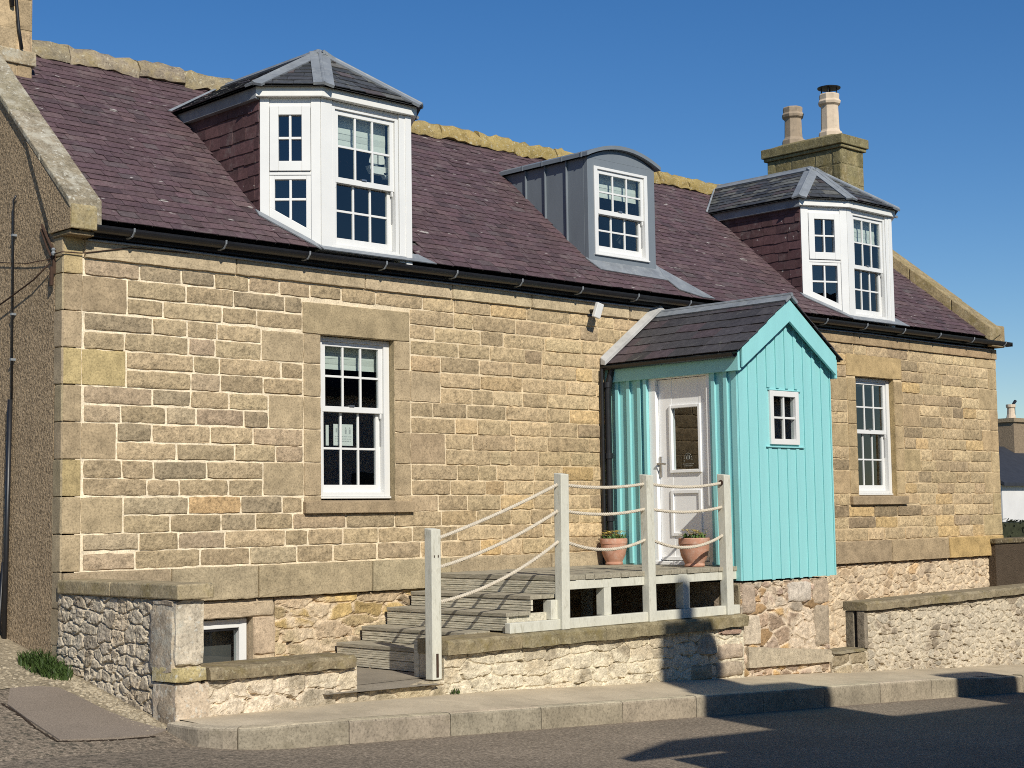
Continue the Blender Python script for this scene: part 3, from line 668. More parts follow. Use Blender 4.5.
# skews
def skew(name, xi0, xi1, xo0, xo1, mat, c):
    mb = MB(); ys = [-0.2, 0.35, 0.95, 1.5, 2.05]
    for a, b in zip(ys, ys[1:]):
        ta, tb = (a+0.2)/2.25, (b+0.2)/2.25; q = []
        for y, t in ((a+0.004, ta), (b-0.004, tb)):
            xi, xo = xi0+(xi1-xi0)*t, xo0+(xo1-xo0)*t; j = random.gauss(0, 0.006)
            q.append([(xo, y, RZ(y)+0.125), (xi, y, RZ(y)-0.03), (xi, y, RZ(y)+0.2+j), (xo, y, RZ(y)+0.195+j)])
        mb.hull2(q[0], q[1], vary(c, 0.12))
    return mb.build(name, mat, cot, bevel=0.012)
skew('skew_coping', 0.25, 0.285, -0.055, -0.03, 'lichen', (0.255, 0.215, 0.15))
skew('skew_coping', 15.0, 14.35, 15.34, 14.72, 'mossy', (0.30, 0.235, 0.13))
mb = MB(); mb.prism(Pl((-0.045, 0, 0), (0, -1, 0)), [(-0.6, RZ(0.6)+0.12), (-0.14, 4.03), (0.19, 4.03), (0.19, RZ(-0.19)+0.12)], -0.1, 0.0); mb.build('gable_head', 'harl', cot)
mb = MB(); mb.prism(Pl((-0.04, 0, 0), (0, -1, 0)), [(0.21, 4.03), (0.21, 4.22), (0.15, 4.30), (-0.2, RZ(0.2)+0.1), (-0.2, 4.03)], -0.24, 0.0, (0.33, 0.265, 0.15))
mb.box(-0.03, 0.2, -0.16, 0.14, 3.985, 4.028, (0.2, 0.15, 0.09)); build_parts(mb, 'skew_corbel', 'mossy', cot, bevel=0.01)  # lower slab coloured darker, standing in for the shadow beneath the corbel
mb = MB(); mb.box(15.1, 15.5, -0.16, 0.1, 4.0, 4.33, (0.30, 0.22, 0.12)); mb.build('skew_corbel', 'mossy', cot, bevel=0.02)
# chimneys
def chimney(x0, x1, y0, y1, zb, zc, cap, c, mat):
    mb = MB(); mb.box(x0, x1, y0, y1, zb, zc, c); o = mb.build('chimney', mat, cot, bevel=0.012)
    mb = MB()                                  # panels of the stack: dressed margins and courses
    for pl, a, b in ((Pl((x0, 0, 0), (0, -1, 0)), -y1, -y0), (front(y0), x0, x1)):
        z = zb
        while z < zc-0.05:
            h = min(0.3, zc-z)
            L = [a, a+0.16]+([] if b-a < 0.8 else [a+(b-a)*0.33, a+(b-a)*0.66])+[b-0.16, b]
            for p, q in zip(L, L[1:]): stone_block(mb, pl, p+0.004, q-0.004, z+0.004, z+h-0.004, 0.008 if (p == a or q == b) else 0.003, vary(c, 0.2), jit=0.004)
            z += h
    mb.build('stack_stones', mat, o)
    if cap:
        mb = MB(); g = 0.07
        for k, (e, a, b) in enumerate(((g*0.6, zc, zc+0.05), (g, zc+0.052, zc+0.2))): mb.box(x0-e, x1+e, y0-e, y1+e, a, b, vary(c, 0.1))
        mb.hull2([(x0-0.02, y0-0.02, zc+0.2), (x1+0.02, y0-0.02, zc+0.2), (x1+0.02, y1+0.02, zc+0.2), (x0-0.02, y1+0.02, zc+0.2)], [(x0+0.12, y0+0.25, zc+0.27), (x1-0.12, y0+0.25, zc+0.27), (x1-0.12, y1-0.25, zc+0.27), (x0+0.12, y1-0.25, zc+0.27)], c)
        mb.build('chimney_cap', mat, o, bevel=0.012)
    return o
ch = chimney(13.8, 14.4, 1.53, 2.93, 5.4, 7.15, True, (0.205, 0.172, 0.09), 'mossy')
def pot(x, y, z0, z1, mat, cowl):
    h = z1-z0; mb = MB()
    mb.lathe(x, y, [(0.19, z0-0.06), (0.19, z0+0.05), (0.165, z0+0.07), (0.15, z0+0.1), (0.14, z1-0.2), (0.175, z1-0.17), (0.185, z1-0.13), (0.16, z1-0.1), (0.165, z1-0.02), (0.14, z1), (0.11, z1), (0.11, z1-0.1)], 8, (1, 1, 1), 0.3)
    o = mb.build('chimney_pot', mat, ch, bevel=0.006)
    if cowl:
        mb = MB()
        for k in range(4): a = k*math.pi/2+0.5; mb.tube([(x+0.11*math.cos(a), y+0.11*math.sin(a), z1-0.05), (x+0.12*math.cos(a), y+0.12*math.sin(a), z1+0.09)], 0.012, 6)
        mb.lathe(x, y, [(0.18, z1+0.085), (0.185, z1+0.1), (0.1, z1+0.125), (0.01, z1+0.13)], 20); mb.build('cowl', 'black', ch)
pot(14.1, 2.62, 7.44, 8.04, 'pot1', False); pot(14.12, 1.93, 7.44, 8.12, 'pot2', True)
chimney(-0.02, 0.605, 1.8, 2.9, RZ(1.3)+0.3, 7.15, True, (0.40, 0.30, 0.18), 'dressed')
mb = MB(); mb.box(-0.06, 0.635, 1.77, 2.95, RZ(1.8)+0.12, RZ(1.8)+0.26, (0.36, 0.29, 0.19)); mb.build('chimney_base', 'lichen', cot, bevel=0.01)
mb = MB(); mb.tube([(0.40, 1.78, 7.14), (0.40, 1.78, 6.9), (0.42, 1.775, 6.6), (0.45, 1.775, 6.3), (0.48, 1.765, 6.1)], 0.016, 6)
mb.tube([(0.36, 1.775, 7.14), (0.36, 1.775, 6.7), (0.38, 1.77, 6.5)], 0.022, 6); mb.build('flue_cable', 'black', cot, smooth=True)

# gutter, fascia, conduit
mb = MB(); n = 10
ring = lambda x, r: [(x, -0.145+r*math.cos(math.pi+math.pi*k/n), 4.085+r*math.sin(math.pi+math.pi*k/n)) for k in range(n+1)]
for a, b in ((0.15, 5.3), (5.3, 10.6), (10.6, 15.64)):
    za = 0.0
    A, B, A2, B2 = ring(a, 0.06), ring(b, 0.06), ring(a, 0.054), ring(b, 0.054)
    vs = A+B+A2[::-1]+B2[::-1]; k = n+1
    prof = lambda s: [s+i for i in range(k)]
    mb.hull2(A+A2[::-1], B+B2[::-1])
mb.box(0.15, 0.156, -0.205, -0.085, 4.025, 4.086); mb.box(15.634, 15.64, -0.205, -0.085, 4.025, 4.086)
gut = mb.build('gutter', 'black', cot)
mb = MB(); mb.box(0.2, 15.45, -0.08, 0.0, 4.0, 4.105); mb.build('fascia_board', 'black', cot)
x = 0.55
while x < 15.5:
    mb = MB(); mb.tube([(x, -0.078, 4.02), (x, -0.11, 4.016), (x, -0.175, 4.022), (x, -0.211, 4.06), (x, -0.213, 4.09)], 0.009, 6); mb.build('gutter_bracket', 'lead', gut); x += 0.93
mb = MB(); mb.tube([(0.2, -0.05, 3.975)]+[(k, -0.05, 3.972+0.008*math.sin(k*1.7)) for k in range(1, 15)]+[(15.3, -0.05, 3.97)], 0.011, 6); mb.build('conduit', 'lead', cot, smooth=True)

# ------------------------------------------------------------------ windows
def sash(parent, pl, x0, x1, z0, z1, d, zm=None, cols=3, fw=0.07, st=0.05, blind=None, name='window', handle=True, rows=(2, 2)):
    """box frame, upper sash forward of the lower one, glazing bars, glass; d = outward depth of the frame face"""
    zm = zm or (z0+z1)/2
    mb = MB(); dp = 0.11
    mb.rect(pl, x0, x0+fw, z0, z1, d-dp, d); mb.rect(pl, x1-fw, x1, z0, z1, d-dp, d)
    mb.rect(pl, x0+fw, x1-fw, z1-fw*0.6, z1, d-dp, d-0.002); mb.rect(pl, x0+fw, x1-fw, z0, z0+fw*0.55, d-dp, d-0.002)
    mb.rect(pl, x0-0.01, x1+0.01, z0-0.02, z0-0.001, d-dp, d+0.012)
    fro = mb.build(name, 'white', parent, bevel=0.004)
    top = parent if parent.parent is None else None
    host = fro if top else parent
    a, b = x0+fw+0.001, x1-fw-0.001
    for up in (1, 0):
        dd = d-0.022 if up else d-0.062; lo, hi = (zm-0.02, z1-fw*0.6-0.001) if up else (z0+fw*0.55+0.001, zm+0.02)
        mb = MB(); br = 0.055 if up else 0.075; tr = 0.045 if up else 0.04; sw = st if up else st*1.15
        mb.rect(pl, a, a+sw, lo, hi, dd-0.036, dd); mb.rect(pl, b-sw, b, lo, hi, dd-0.036, dd)
        mb.rect(pl, a+sw, b-sw, lo, lo+br, dd-0.036, dd-0.001); mb.rect(pl, a+sw, b-sw, hi-tr, hi, dd-0.036, dd-0.001)
        if up:
            for s in (a+0.008, b-0.032): mb.prism(pl, [(s, lo), (s+0.024, lo), (s+0.02, lo-0.05), (s+0.006, lo-0.05)], dd-0.03, dd-0.004)
        g0, g1, h0, h1 = a+sw, b-sw, lo+br, hi-tr
        for k in range(1, cols): c = g0+(g1-g0)*k/cols; mb.rect(pl, c-0.011, c+0.011, h0, h1, dd-0.028, dd-0.006)
        for k in range(1, rows[1-up]): c = h0+(h1-h0)*k/rows[1-up]; mb.rect(pl, g0, g1, c-0.011, c+0.011, dd-0.0275, dd-0.0075)
        mb.build('sash', 'white', host, bevel=0.003)
        mb = MB(); mb.face([pl.at(g0-0.01, h0-0.01, dd-0.018), pl.at(g1+0.01, h0-0.01, dd-0.018), pl.at(g1+0.01, h1+0.01, dd-0.018), pl.at(g0-0.01, h1+0.01, dd-0.018)]); mb.build('glass', 'glass', host)
    if handle:
        mb = MB(); c = (a+b)/2; mb.rect(pl, c-0.04, c+0.02, zm+0.036, zm+0.052, d-0.045, d-0.012); mb.rect(pl, b-0.012, b-0.004, zm-0.34, zm-0.03, d-0.06, d-0.052); build_parts(mb, 'catch', 'steel', host)
    if blind:
        mb = MB(); nf = 5
        for k in range(nf):
            za = z1-0.03-(blind)*k/nf; zb_ = z1-0.03-(blind)*(k+1)/nf; o = 0.007*(k % 2)
            mb.face([pl.at(x0+0.06, zb_, d-0.13-o), pl.at(x1-0.06, zb_, d-0.13-o), pl.at(x1-0.06, za, d-0.13-0.007+o), pl.at(x0+0.06, za, d-0.13-0.012+o)])
        mb.build('blind', 'blind', host)
    return fro
sash(cot, FR, 2.69, 3.592, 1.79, 3.335, -0.075, 2.63, blind=0.27)
sash(cot, FR, 11.69, 12.618, 1.80, 3.385, -0.075, 2.64, blind=0.08)
mb = MB()
for s in ((1.16, 1.22, 0.17, 0.685), (1.825, 1.905, 0.17, 0.685), (1.22, 1.825, 0.605, 0.683), (1.22, 1.825, 0.17, 0.24)): mb.rect(FR, *s, -0.19, -0.10-0.001*(s[0] == 1.22))
o = mb.build('basement_window', 'white', cot, bevel=0.006)
mb = MB(); mb.rect(FR, 1.22, 1.825, 0.583, 0.605, -0.17, -0.115); mb.build('black_seal', 'black', o)
mb = MB(); mb.face([FR.at(1.2, 0.2, -0.15), FR.at(1.86, 0.2, -0.15), FR.at(1.86, 0.64, -0.15), FR.at(1.2, 0.64, -0.15)]); mb.build('glass', 'glass', o)

# ------------------------------------------------------------------ dormers
def ribbon(mb, a, b, c, wd, lift, t0=0.0, t1=1.0):
    a, b, c = Vector(a), Vector(b), Vector(c); e = (b-a).normalized(); i = (c-a); i = (i-e*i.dot(e)).normalized(); n = e.cross(i).normalized()
    if n.z < 0: n = -n
    A, B = a+(b-a)*t0, a+(b-a)*t1
    q = [A, B, B+i*wd, A+i*wd]
    mb.hull2([p-n*0.002 for p in q], [p+n*lift for p in q])
def pal_dark():
    r = random.random(); return vary((0.10, 0.098, 0.088) if r < 0.25 else ((0.05, 0.052, 0.056) if r < 0.8 else (0.075, 0.06, 0.06)), 0.25)
def slate_tri(mb, pts, **k):
    """slates on a face given by 3 or 4 points, first two = eave"""
    p = [Vector(q) for q in pts]; u = (p[1]-p[0]).normalized(); n = u.cross(p[2]-p[0]).normalized(); v = n.cross(u)
    pl = Pl(p[0], u, v); slates(mb, pl, [((q-p[0]).dot(u), (q-p[0]).dot(v)) for q in p], **k)
def bay_dormer(d):
    P0, FL, FRr, P1, zt = d['P0'], d['FL'], d['FR'], d['P1'], d['zt']
    root = bpy.data.objects.new('dormer', None); COL.objects.link(root); root.parent = cot
    V = lambda p, z: Vector((p[0], p[1], z)); yb = (zt+0.1-4.252)/0.88
    # white bay: two canted sides, front
    mb = MB(); glass = MB()
    for a, b, kind in ((P0, FL, 's'), (FRr, P1, 's')):
        wv = Vector((b[0]-a[0], b[1]-a[1], 0)); wd = wv.length; pl = Pl((a[0], a[1], 0), wv)
        za, zb = RZ(a[1])-0.02, RZ(b[1])-0.02; zl = lambda t: za+(zb-za)*t/wd
        s0, s1 = wd*0.155, wd*0.845; lb, rb = s0+0.05, s1-0.05
        P = lambda q, d0=-0.07, d1=0.0: mb.prism(pl, q, d0, d1)
        P([(0, zl(0)), (s0, zl(s0)), (s0, zt), (0, zt)], -0.09, 0.012); P([(s1, zl(s1)), (wd, zl(wd)), (wd, zt), (s1, zt)], -0.09, 0.012)
        P([(s0, zt-0.10), (s1, zt-0.10), (s1, zt), (s0, zt)])
        lw = 0.13
        P([(s0, zl(s0)), (s1, zl(s1)), (s1, zl(s1)+lw), (s0, zl(s0)+lw)])                       # sloping bottom rail
        zq = zt-0.72; e0, e1 = s0+0.004, s1-0.004
        P([(s0, zq-0.035), (s1, zq-0.035), (s1, zq), (s0, zq)], -0.07, 0.004)
        # opening light above: thick sash proud of the frame
        for q in ((e0, e0+0.085, zq+0.004, zt-0.085), (e1-0.085, e1, zq+0.004, zt-0.085), (e0+0.085, e1-0.085, zq+0.004, zq+0.1), (e0+0.085, e1-0.085, zt-0.17, zt-0.085)): mb.rect(pl, *q, -0.05, 0.022-0.001*(q[0] == e0+0.085))
        g0, g1, h0, h1 = e0+0.085, e1-0.085, zq+0.1, zt-0.17; gm, hm = (g0+g1)/2, (h0+h1)/2
        mb.rect(pl, gm-0.012, gm+0.012, h0, h1, -0.03, 0.008); mb.rect(pl, g0, g1, hm-0.012, hm+0.012, -0.03, 0.0068)
        glass.face([pl.at(g0-.01, h0-.01, -0.02), pl.at(g1+.01, h0-.01, -0.02), pl.at(g1+.01, h1+.01, -0.02), pl.at(g0-.01, h1+.01, -0.02)])
        # fixed light below with a raking sill
        P([(s0, zl(s0)+lw), (lb, zl(lb)+lw), (lb, zq-0.035), (s0, zq-0.035)], -0.07, -0.003); P([(rb, zl(rb)+lw), (s1, zl(s1)+lw), (s1, zq-0.035), (rb, zq-0.035)], -0.07, -0.003)
        P([(lb, zq-0.075), (rb, zq-0.075), (rb, zq-0.035), (lb, zq-0.035)], -0.07, -0.004)
        gm = (lb+rb)/2; hm = zq-0.075-(zq-0.075-zl(gm)-lw)*0.5
        mb.prism(pl, [(gm-.012, zl(gm)+lw), (gm+.012, zl(gm)+lw), (gm+.012, zq-.075), (gm-.012, zq-.075)], -0.045, -0.012); mb.rect(pl, lb, rb, hm-.012, hm+.012, -0.045, -0.0135)
        glass.face([pl.at(lb-.01, zl(lb)+lw-.02, -0.035), pl.at(rb+.01, zl(rb)+lw-.02, -0.035), pl.at(rb+.01, zq-.06, -0.035), pl.at(lb-.01, zq-.06, -0.035)])
    pf = front(FL[1]); zb = RZ(FL[1])-0.03; w0, w1 = d['wx']
    mb.rect(pf, FL[0], w0-0.004, zb, zt, -0.1, 0.014); mb.rect(pf, w1+0.004, FRr[0], zb-0.02, zt, -0.1, 0.016)
    mb.rect(pf, FRr[0]-0.075, FRr[0]+0.002, zb-0.05, zt-0.003, -0.1, 0.026)
    mb.rect(pf, w0-0.004, w1+0.004, zt-0.05, zt, -0.1, 0.0)
    mb.rect(pf, w0-0.004, w1+0.004, zb, zb+0.055, -0.1, -0.02)
    mb.build('bay_front', 'white', root, bevel=0.004); build_parts(glass, 'side_glass', 'glass', root)
    sash(root, pf, w0, w1, zb+0.06, zt-0.055, 0.006, zb+0.06+(zt-0.115-zb)*0.475, fw=0.04, st=0.05, blind=d['cu'][0], name='front_window')
    # fascia and eaves
    ov = 0.09
    def offs(p, q, r):
        e1 = Vector((q[0]-p[0], q[1]-p[1])).normalized(); e2 = Vector((r[0]-q[0], r[1]-q[1])).normalized(); n1 = Vector((e1.y, -e1.x)); n2 = Vector((e2.y, -e2.x)); b = (n1+n2).normalized()
        return lambda o: (q[0]+b.x*o/b.dot(n1), q[1]+b.y*o/b.dot(n1))
    B0, B1 = (P0[0], yb), (P1[0], yb)
    o0, o1, o2, o3 = offs(B0, P0, FL), offs(P0, FL, FRr), offs(FL, FRr, P1), offs(FRr, P1, B1)
    line = lambda o: [(P0[0]-o, yb+0.05), o0(o), o1(o), o2(o), o3(o), (P1[0]+o, yb+0.05)]
    I, O = line(0.002), line(0.07); mb = MB()
    for k in (1, 2, 3): mb.hull2([(*I[k], zt), (*O[k], zt), (*O[k+1], zt), (*I[k+1], zt)], [(*I[k], zt+0.095), (*O[k], zt+0.095), (*O[k+1], zt+0.095), (*I[k+1], zt+0.095)])
    mb.build('fascia', 'whitewood', root, bevel=0.004)
    mb = MB()
    for k in (0, 4): mb.hull2([(*I[k], zt-0.02), (*O[k], zt-0.02), (*O[k+1], zt-0.02), (*I[k+1], zt-0.02)], [(*I[k], zt+0.094), (*O[k], zt+0.094), (*O[k+1], zt+0.094), (*I[k+1], zt+0.094)])
    build_parts(mb, 'side_fascia', 'lead', root, bevel=0.004)
    E = [Vector((*p, zt+0.1)) for p in line(0.12)]; A = Vector((d['ax'], d['ay'], d['az'])); Rr = Vector((d['ax'], 2.28, d['az']))
    E[0].y = E[5].y = (E[0].z+0.02-4.252)/0.88
    mb = MB(); kw = dict(expo=0.115, wmin=0.16, wmax=0.26, th=0.008, pal=pal_dark)
    slate_tri(mb, [E[0], E[1], A, Rr], **kw)
    for k in (1, 2, 3): slate_tri(mb, [E[k], E[k+1], A], **kw)
    slate_tri(mb, [E[4], E[5], Rr, A], **kw)
    for q in ([E[0], E[1], A, Rr], [E[1], E[2], A], [E[2], E[3], A], [E[3], E[4], A], [E[4], E[5], Rr, A]): mb.face([p-Vector((0, 0, 0.012)) for p in q], (0.03, 0.03, 0.03))
    mb.build('dormer_roof', 'darkslate', root)
    mb = MB()
    faces = [(E[0], E[1], A), (E[1], E[2], A), (E[2], E[3], A), (E[3], E[4], A), (E[4], E[5], A)]
    hips = [(E[1], 0, 1), (E[2], 1, 2), (E[3], 2, 3), (E[4], 3, 4)]
    for k, (e, fa, fb) in enumerate(hips):
        ca_ = faces[fa][0]; cb_ = faces[fb][1]
        ribbon(mb, e, A, ca_, 0.10, 0.022+0.002*k); ribbon(mb, e, A, cb_, 0.10, 0.023+0.002*k)
    ribbon(mb, A, Rr, E[1], 0.10, 0.032); ribbon(mb, A, Rr, E[4], 0.10, 0.033)
    mb.tube([A+Vector((0, 0.02, 0.02)), Rr+Vector((0, 0, 0.02))], 0.028, 8)
    for k in (1, 2, 3, 4): mb.tube([E[k]+Vector((0, 0, 0.015)), A+Vector((0, 0, 0.02))], 0.02, 8)
    # valley flashing where the dormer roof meets the main slates
    for e, r_, s in ((E[0], Rr, -1), (E[5], Rr, 1)):
        a, b = Vector(e), Vector(r_); nn = RP.n*0.03; sd_ = Vector((s*0.03, 0, 0))
        mb.hull2([a+nn, b+nn, b+nn+sd_, a+nn+sd_*1.4], [a+nn*1.3, b+nn*1.3, b+nn*1.3+sd_, a+nn*1.3+sd_*1.4])
    mb.build('lead_hip', 'lead', root)
    # slate-hung cheeks
    pc = Pl((P0[0], 0, 0), (0, -1, 0)); tri = [(-yb, zt-0.0), (-P0[1]-0.0, RZ(P0[1])), (-P0[1]-0.0, zt-0.0)]
    mb = MB(); slates(mb, pc, tri, 0.125, 0.15, 0.24, 0.008, lambda: vary((0.085, 0.043, 0.044), 0.22), lift=0.004)
    mb.prism(pc, tri, -0.08, 0.0, (0.04, 0.03, 0.03)); p2 = Pl((P1[0], 0, 0), (0, 1, 0)); mb.build('cheek', 'slate', root); mb = MB(); mb.prism(p2, [(-x, z) for x, z in tri], -0.08, 0.0, (0.085, 0.043, 0.044)); mb.build('cheek', 'slate', root)
    # lead apron below the bay
    mb = MB(); nn = RP.n
    q = [(FL[0]-0.06, FL[1]+0.03), (FL[0]+0.0, -0.145), (FRr[0]+0.3, -0.145), (FRr[0]+0.14, FRr[1]+0.06)]
    pts = [Vector((x, y, RZ(y))) for x, y in q]; mb.hull2([p+nn*0.012 for p in pts], [p+nn*0.022 for p in pts])
    q = [(P0[0]-0.05, P0[1]+0.02), (P0[0]-0.06, P0[1]-0.06), (FL[0]-0.04, FL[1]-0.05), (FL[0]-0.055, FL[1]+0.05)]
    pts = [Vector((x, y, RZ(y))) for x, y in q]; mb.hull2([p+nn*0.012 for p in pts], [p+nn*0.024 for p in pts])
    mb.build('lead_apron', 'lead', root)
    return root
bay_dormer(D1); bay_dormer(D3)

# zinc dormer with a segmental roof
root = bpy.data.objects.new('dormer', None); COL.objects.link(root); root.parent = cot
x0, x1, yf, zt, za = D2['x0'], D2['x1'], D2['y'], D2['zt'], D2['za']
pf = front(yf); wx0, wx1, wz0, wz1 = 6.855, 7.79, 4.605, 5.637
arc = lambda o, k, n=16: (x0-o+(x1-x0+2*o)*k/n, zt+(za-zt)*(1-(2*k/n-1)**2))
mb = MB()
mb.rect(pf, x0, wx0, RZ(yf)-0.1, zt, -0.06, 0); mb.rect(pf, wx1, x1, RZ(yf)-0.1, zt, -0.06, 0); mb.rect(pf, wx0, wx1, RZ(yf)-0.1, wz0, -0.06, -0.001)
mb.prism(pf, [(wx0, wz1), (wx1, wz1), (wx1, zt), (wx0, zt)], -0.06, -0.001)
mb.prism(pf, [(x0, zt)]+[arc(0, k) for k in range(17)]+[(x1, zt)], -0.06, -0.0005)
mb.build('zinc_front', 'zinc', root, bevel=0.004)
yb = (zt-4.252)/0.88
yc = yf+0.062; pc = Pl((x0, 0, 0), (0, -1, 0)); tri = [(-yb, zt), (-yc, RZ(yc)-0.1), (-yc, zt)]
mb = MB(); mb.prism(pc, tri, -0.06, 0)
for ys in (0.596, 0.95, 1.278): mb.rect(pc, -ys-0.008, -ys+0.008, RZ(ys)-0.02, zt, 0, 0.028)
p2 = Pl((x1, 0, 0), (0, 1, 0)); mb.build('zinc_cheek', 'zinc', root, bevel=0.003); mb = MB(); mb.prism(p2, [(-a, b) for a, b in tri], -0.06, 0); mb.build('zinc_cheek', 'zinc', root, bevel=0.003)
mb = MB()
for k in range(16):
    a, b = arc(0.06, k), arc(0.06, k+1)
    mb.hull2([(a[0], yf-0.06, a[1]), (b[0], yf-0.06, b[1]), (b[0], yb+0.25, b[1]), (a[0], yb+0.25, a[1])], [(a[0], yf-0.06, a[1]+0.045), (b[0], yf-0.06, b[1]+0.045), (b[0], yb+0.25, b[1]+0.045), (a[0], yb+0.25, a[1]+0.045)])
for ys in (0.3, 0.62, 0.95, 1.28): mb.box(x0-0.066, x0-0.05, ys, ys+0.02, zt-0.004, zt+0.056)
mb.build('zinc_roof', 'zinc', root)
sash(root, pf, wx0, wx1, wz0, wz1, 0.012, 5.10, fw=0.055, st=0.045, blind=0.3, name='front_window')
mb = MB(); nn = RP.n
q = [(x0-0.03, yf+0.04), (x0+0.05, yf-0.13), (x1+0.12, yf-0.16), (x1+0.3, yf-0.36), (x1+0.75, -0.16), (x1+0.9, -0.16), (x1+0.42, yf-0.2), (x1+0.1, yf+0.2)]
pts = [Vector((x, y, RZ(y))) for x, y in q[:3]]+[Vector((x1+0.1, yf+0.2, RZ(yf+0.2)))]; mb.hull2([p+nn*0.012 for p in pts], [p+nn*0.023 for p in pts])
pts = [Vector((x, y, RZ(y))) for x, y in ((x1+0.0, yf-0.1), (x1+0.05, yf-0.3), (x1+0.40, -0.115), (x1+0.62, -0.115), (x1+0.1, yf+0.06))]; mb.hull2([p+nn*0.014 for p in pts], [p+nn*0.026 for p in pts])
build_parts(mb, 'lead_apron', 'lead', root)

# ------------------------------------------------------------------ the porch
PX, PX2, PY = 6.743, 8.42, -1.828
por = thing('porch', 'turquoise boarded timber porch with gabled slate roof and white door', 'porch', (7.58, -0.9, 0.86))
rz, ez, hx = 3.905, 3.26, 0.95; cxp = (PX+PX2)/2; sl_ = (rz-ez)/hx
pfr = front(PY); pl_ = Pl((PX, 0, 0), (0, -1, 0)); pr_ = Pl((PX2, 0, 0), (0, 1, 0)); zb = 0.865
wx0, wx1, wz0, wz1 = 7.285, 7.80, 2.30, 2.88
def gz(x): return rz-abs(x-cxp)*sl_-0.05
mb = MB(); T = 0.04; edges = [PX, wx0, cxp, wx1, PX2]
for a, b in zip(edges, edges[1:]):
    mid = (a+b)/2
    if wx0 < mid < wx1:
        mb.prism(pfr, [(a, zb), (b, zb), (b, wz0), (a, wz0)], -T, 0); mb.prism(pfr, [(a, wz1), (b, wz1), (b, gz(b)), (a, gz(a))], -T, 0)
    else: b2 = b+(0.026 if b == PX2 else 0); mb.prism(pfr, [(a, zb), (b2, zb), (b2, gz(b2)), (a, gz(a))], -T, 0)
mb.build('front_boarding', 'teal', por)
mb = MB(); x = PX+0.012; k = 0
while x < PX2:
    e = x+0.05
    top = min(gz(x), gz(e))-0.01; z0_ = zb-random.choice((0.0, 0.004, 0.008))
    parts = [(z0_, top)]
    if e > wx0-0.06 and x < wx1+0.06: parts = [(z0_, wz0-0.045), (wz1+0.03, top)]
    for a, b in parts: mb.rect(pfr, x, min(e, PX2), a, b, 0.001, 0.015)
    x += 0.1655; k += 1
mb.build('front_batten', 'teal', por, bevel=0.003)
mb = MB(); mb.rect(pfr, wx0-0.07, wx1+0.09, wz0-0.034, wz0-0.018, 0, 0.024); mb.rect(pfr, wx0-0.02, wx1+0.05, wz1+0.004, wz1+0.014, 0, 0.022); build_parts(mb, 'window_trim', 'teal', por, bevel=0.003)
mb = MB()
for q in ((wx0, wx0+0.06, wz0, wz1), (wx1-0.06, wx1, wz0, wz1), (wx0+0.06, wx1-0.06, wz0, wz0+0.06), (wx0+0.06, wx1-0.06, wz1-0.06, wz1)): mb.rect(pfr, *q, -0.05, 0.026-0.001*(q[0] == wx0+0.06))
mx_, mz_ = (wx0+wx1)/2, (wz0+wz1)/2
mb.rect(pfr, mx_-0.012, mx_+0.012, wz0+0.06, wz1-0.06, -0.02, 0.012); mb.rect(pfr, wx0+0.06, wx1-0.06, mz_-0.012, mz_+0.012, -0.02, 0.0108)
pw = mb.build('window', 'white', por, bevel=0.004)
mb = MB(); mb.face([pfr.at(wx0+.05, wz0+.05, -0.01), pfr.at(wx1-.05, wz0+.05, -0.01), pfr.at(wx1-.05, wz1-.05, -0.01), pfr.at(wx0+.05, wz1-.05, -0.01)]); mb.build('glass', 'glass', pw)
# left side, u = -y ; door from y -0.66 to -1.43
dy0, dy1, dzt = 0.655, 1.435, 3.1
mb = MB(); mb.rect(pl_, 0.0, dy0-0.055, zb, 3.2, -T, 0); mb.rect(pl_, dy1+0.02, -PY-0.041, zb, 3.2, -T, 0); mb.rect(pl_, dy0-0.055, dy1+0.02, zb, 1.02, -T, -0.001); mb.rect(pl_, dy0-0.055, dy1+0.02, dzt, 3.2, -T, 0); mb.build('side_boarding', 'teal', por)
mb = MB()
for y in (0.12, 0.29, 0.45, 1.50, 1.665): mb.rect(pl_, y, y+0.05, 1.03 if y < 1.6 else zb, 3.15, 0.0, 0.03)
mb.rect(pl_, dy0-0.1, dy0-0.055, 1.03, 3.1, 0, 0.045); mb.rect(pl_, -PY-0.07, -PY, zb, 3.15, 0.0005, 0.012); build_parts(mb, 'side_batten', 'teal', por, bevel=0.003)
mb = MB(); mb.rect(pr_, PY+0.042, 0.0, zb, 3.2, -T, 0)
for k in range(10): mb.rect(pr_, PY+0.1+k*0.17, PY+0.15+k*0.17, zb, 3.2, 0, 0.022)
mb.build('side_boarding', 'teal', por)
# door frame and door
mb = MB(); D = -0.03
mb.rect(pl_, dy0-0.055, dy0+0.045, 1.03, dzt, -0.1, D+0.035); mb.rect(pl_, dy1-0.03, dy1+0.02, 1.03, dzt, -0.1, D+0.03); mb.rect(pl_, dy0+0.045, dy1-0.03, 3.05, dzt, -0.1, D+0.03); mb.rect(pl_, dy0-0.055, dy1+0.02, 1.02, 1.06, -0.1, D+0.05)
mb.build('door_frame', 'doorwhite', por, bevel=0.005)
mb = MB(); a, b = dy0+0.05, dy1-0.035; ga, gb, gz0, gz1 = 0.90, 1.27, 2.05, 2.72
for q in ((a, ga-0.0, 1.065, 3.045), (gb, b, 1.065, 3.045), (ga, gb, 1.065, gz0), (ga, gb, gz1, 3.045)): mb.rect(pl_, *q, -0.09, D-0.002*(q[0] == ga)-0.01)
for q in ((ga-0.035, ga, gz0-0.035, gz1+0.035), (gb, gb+0.035, gz0-0.035, gz1+0.035), (ga, gb, gz0-0.035, gz0), (ga, gb, gz1, gz1+0.035)): mb.rect(pl_, *q, D-0.01, D+0.014-0.001*(q[0] == ga))
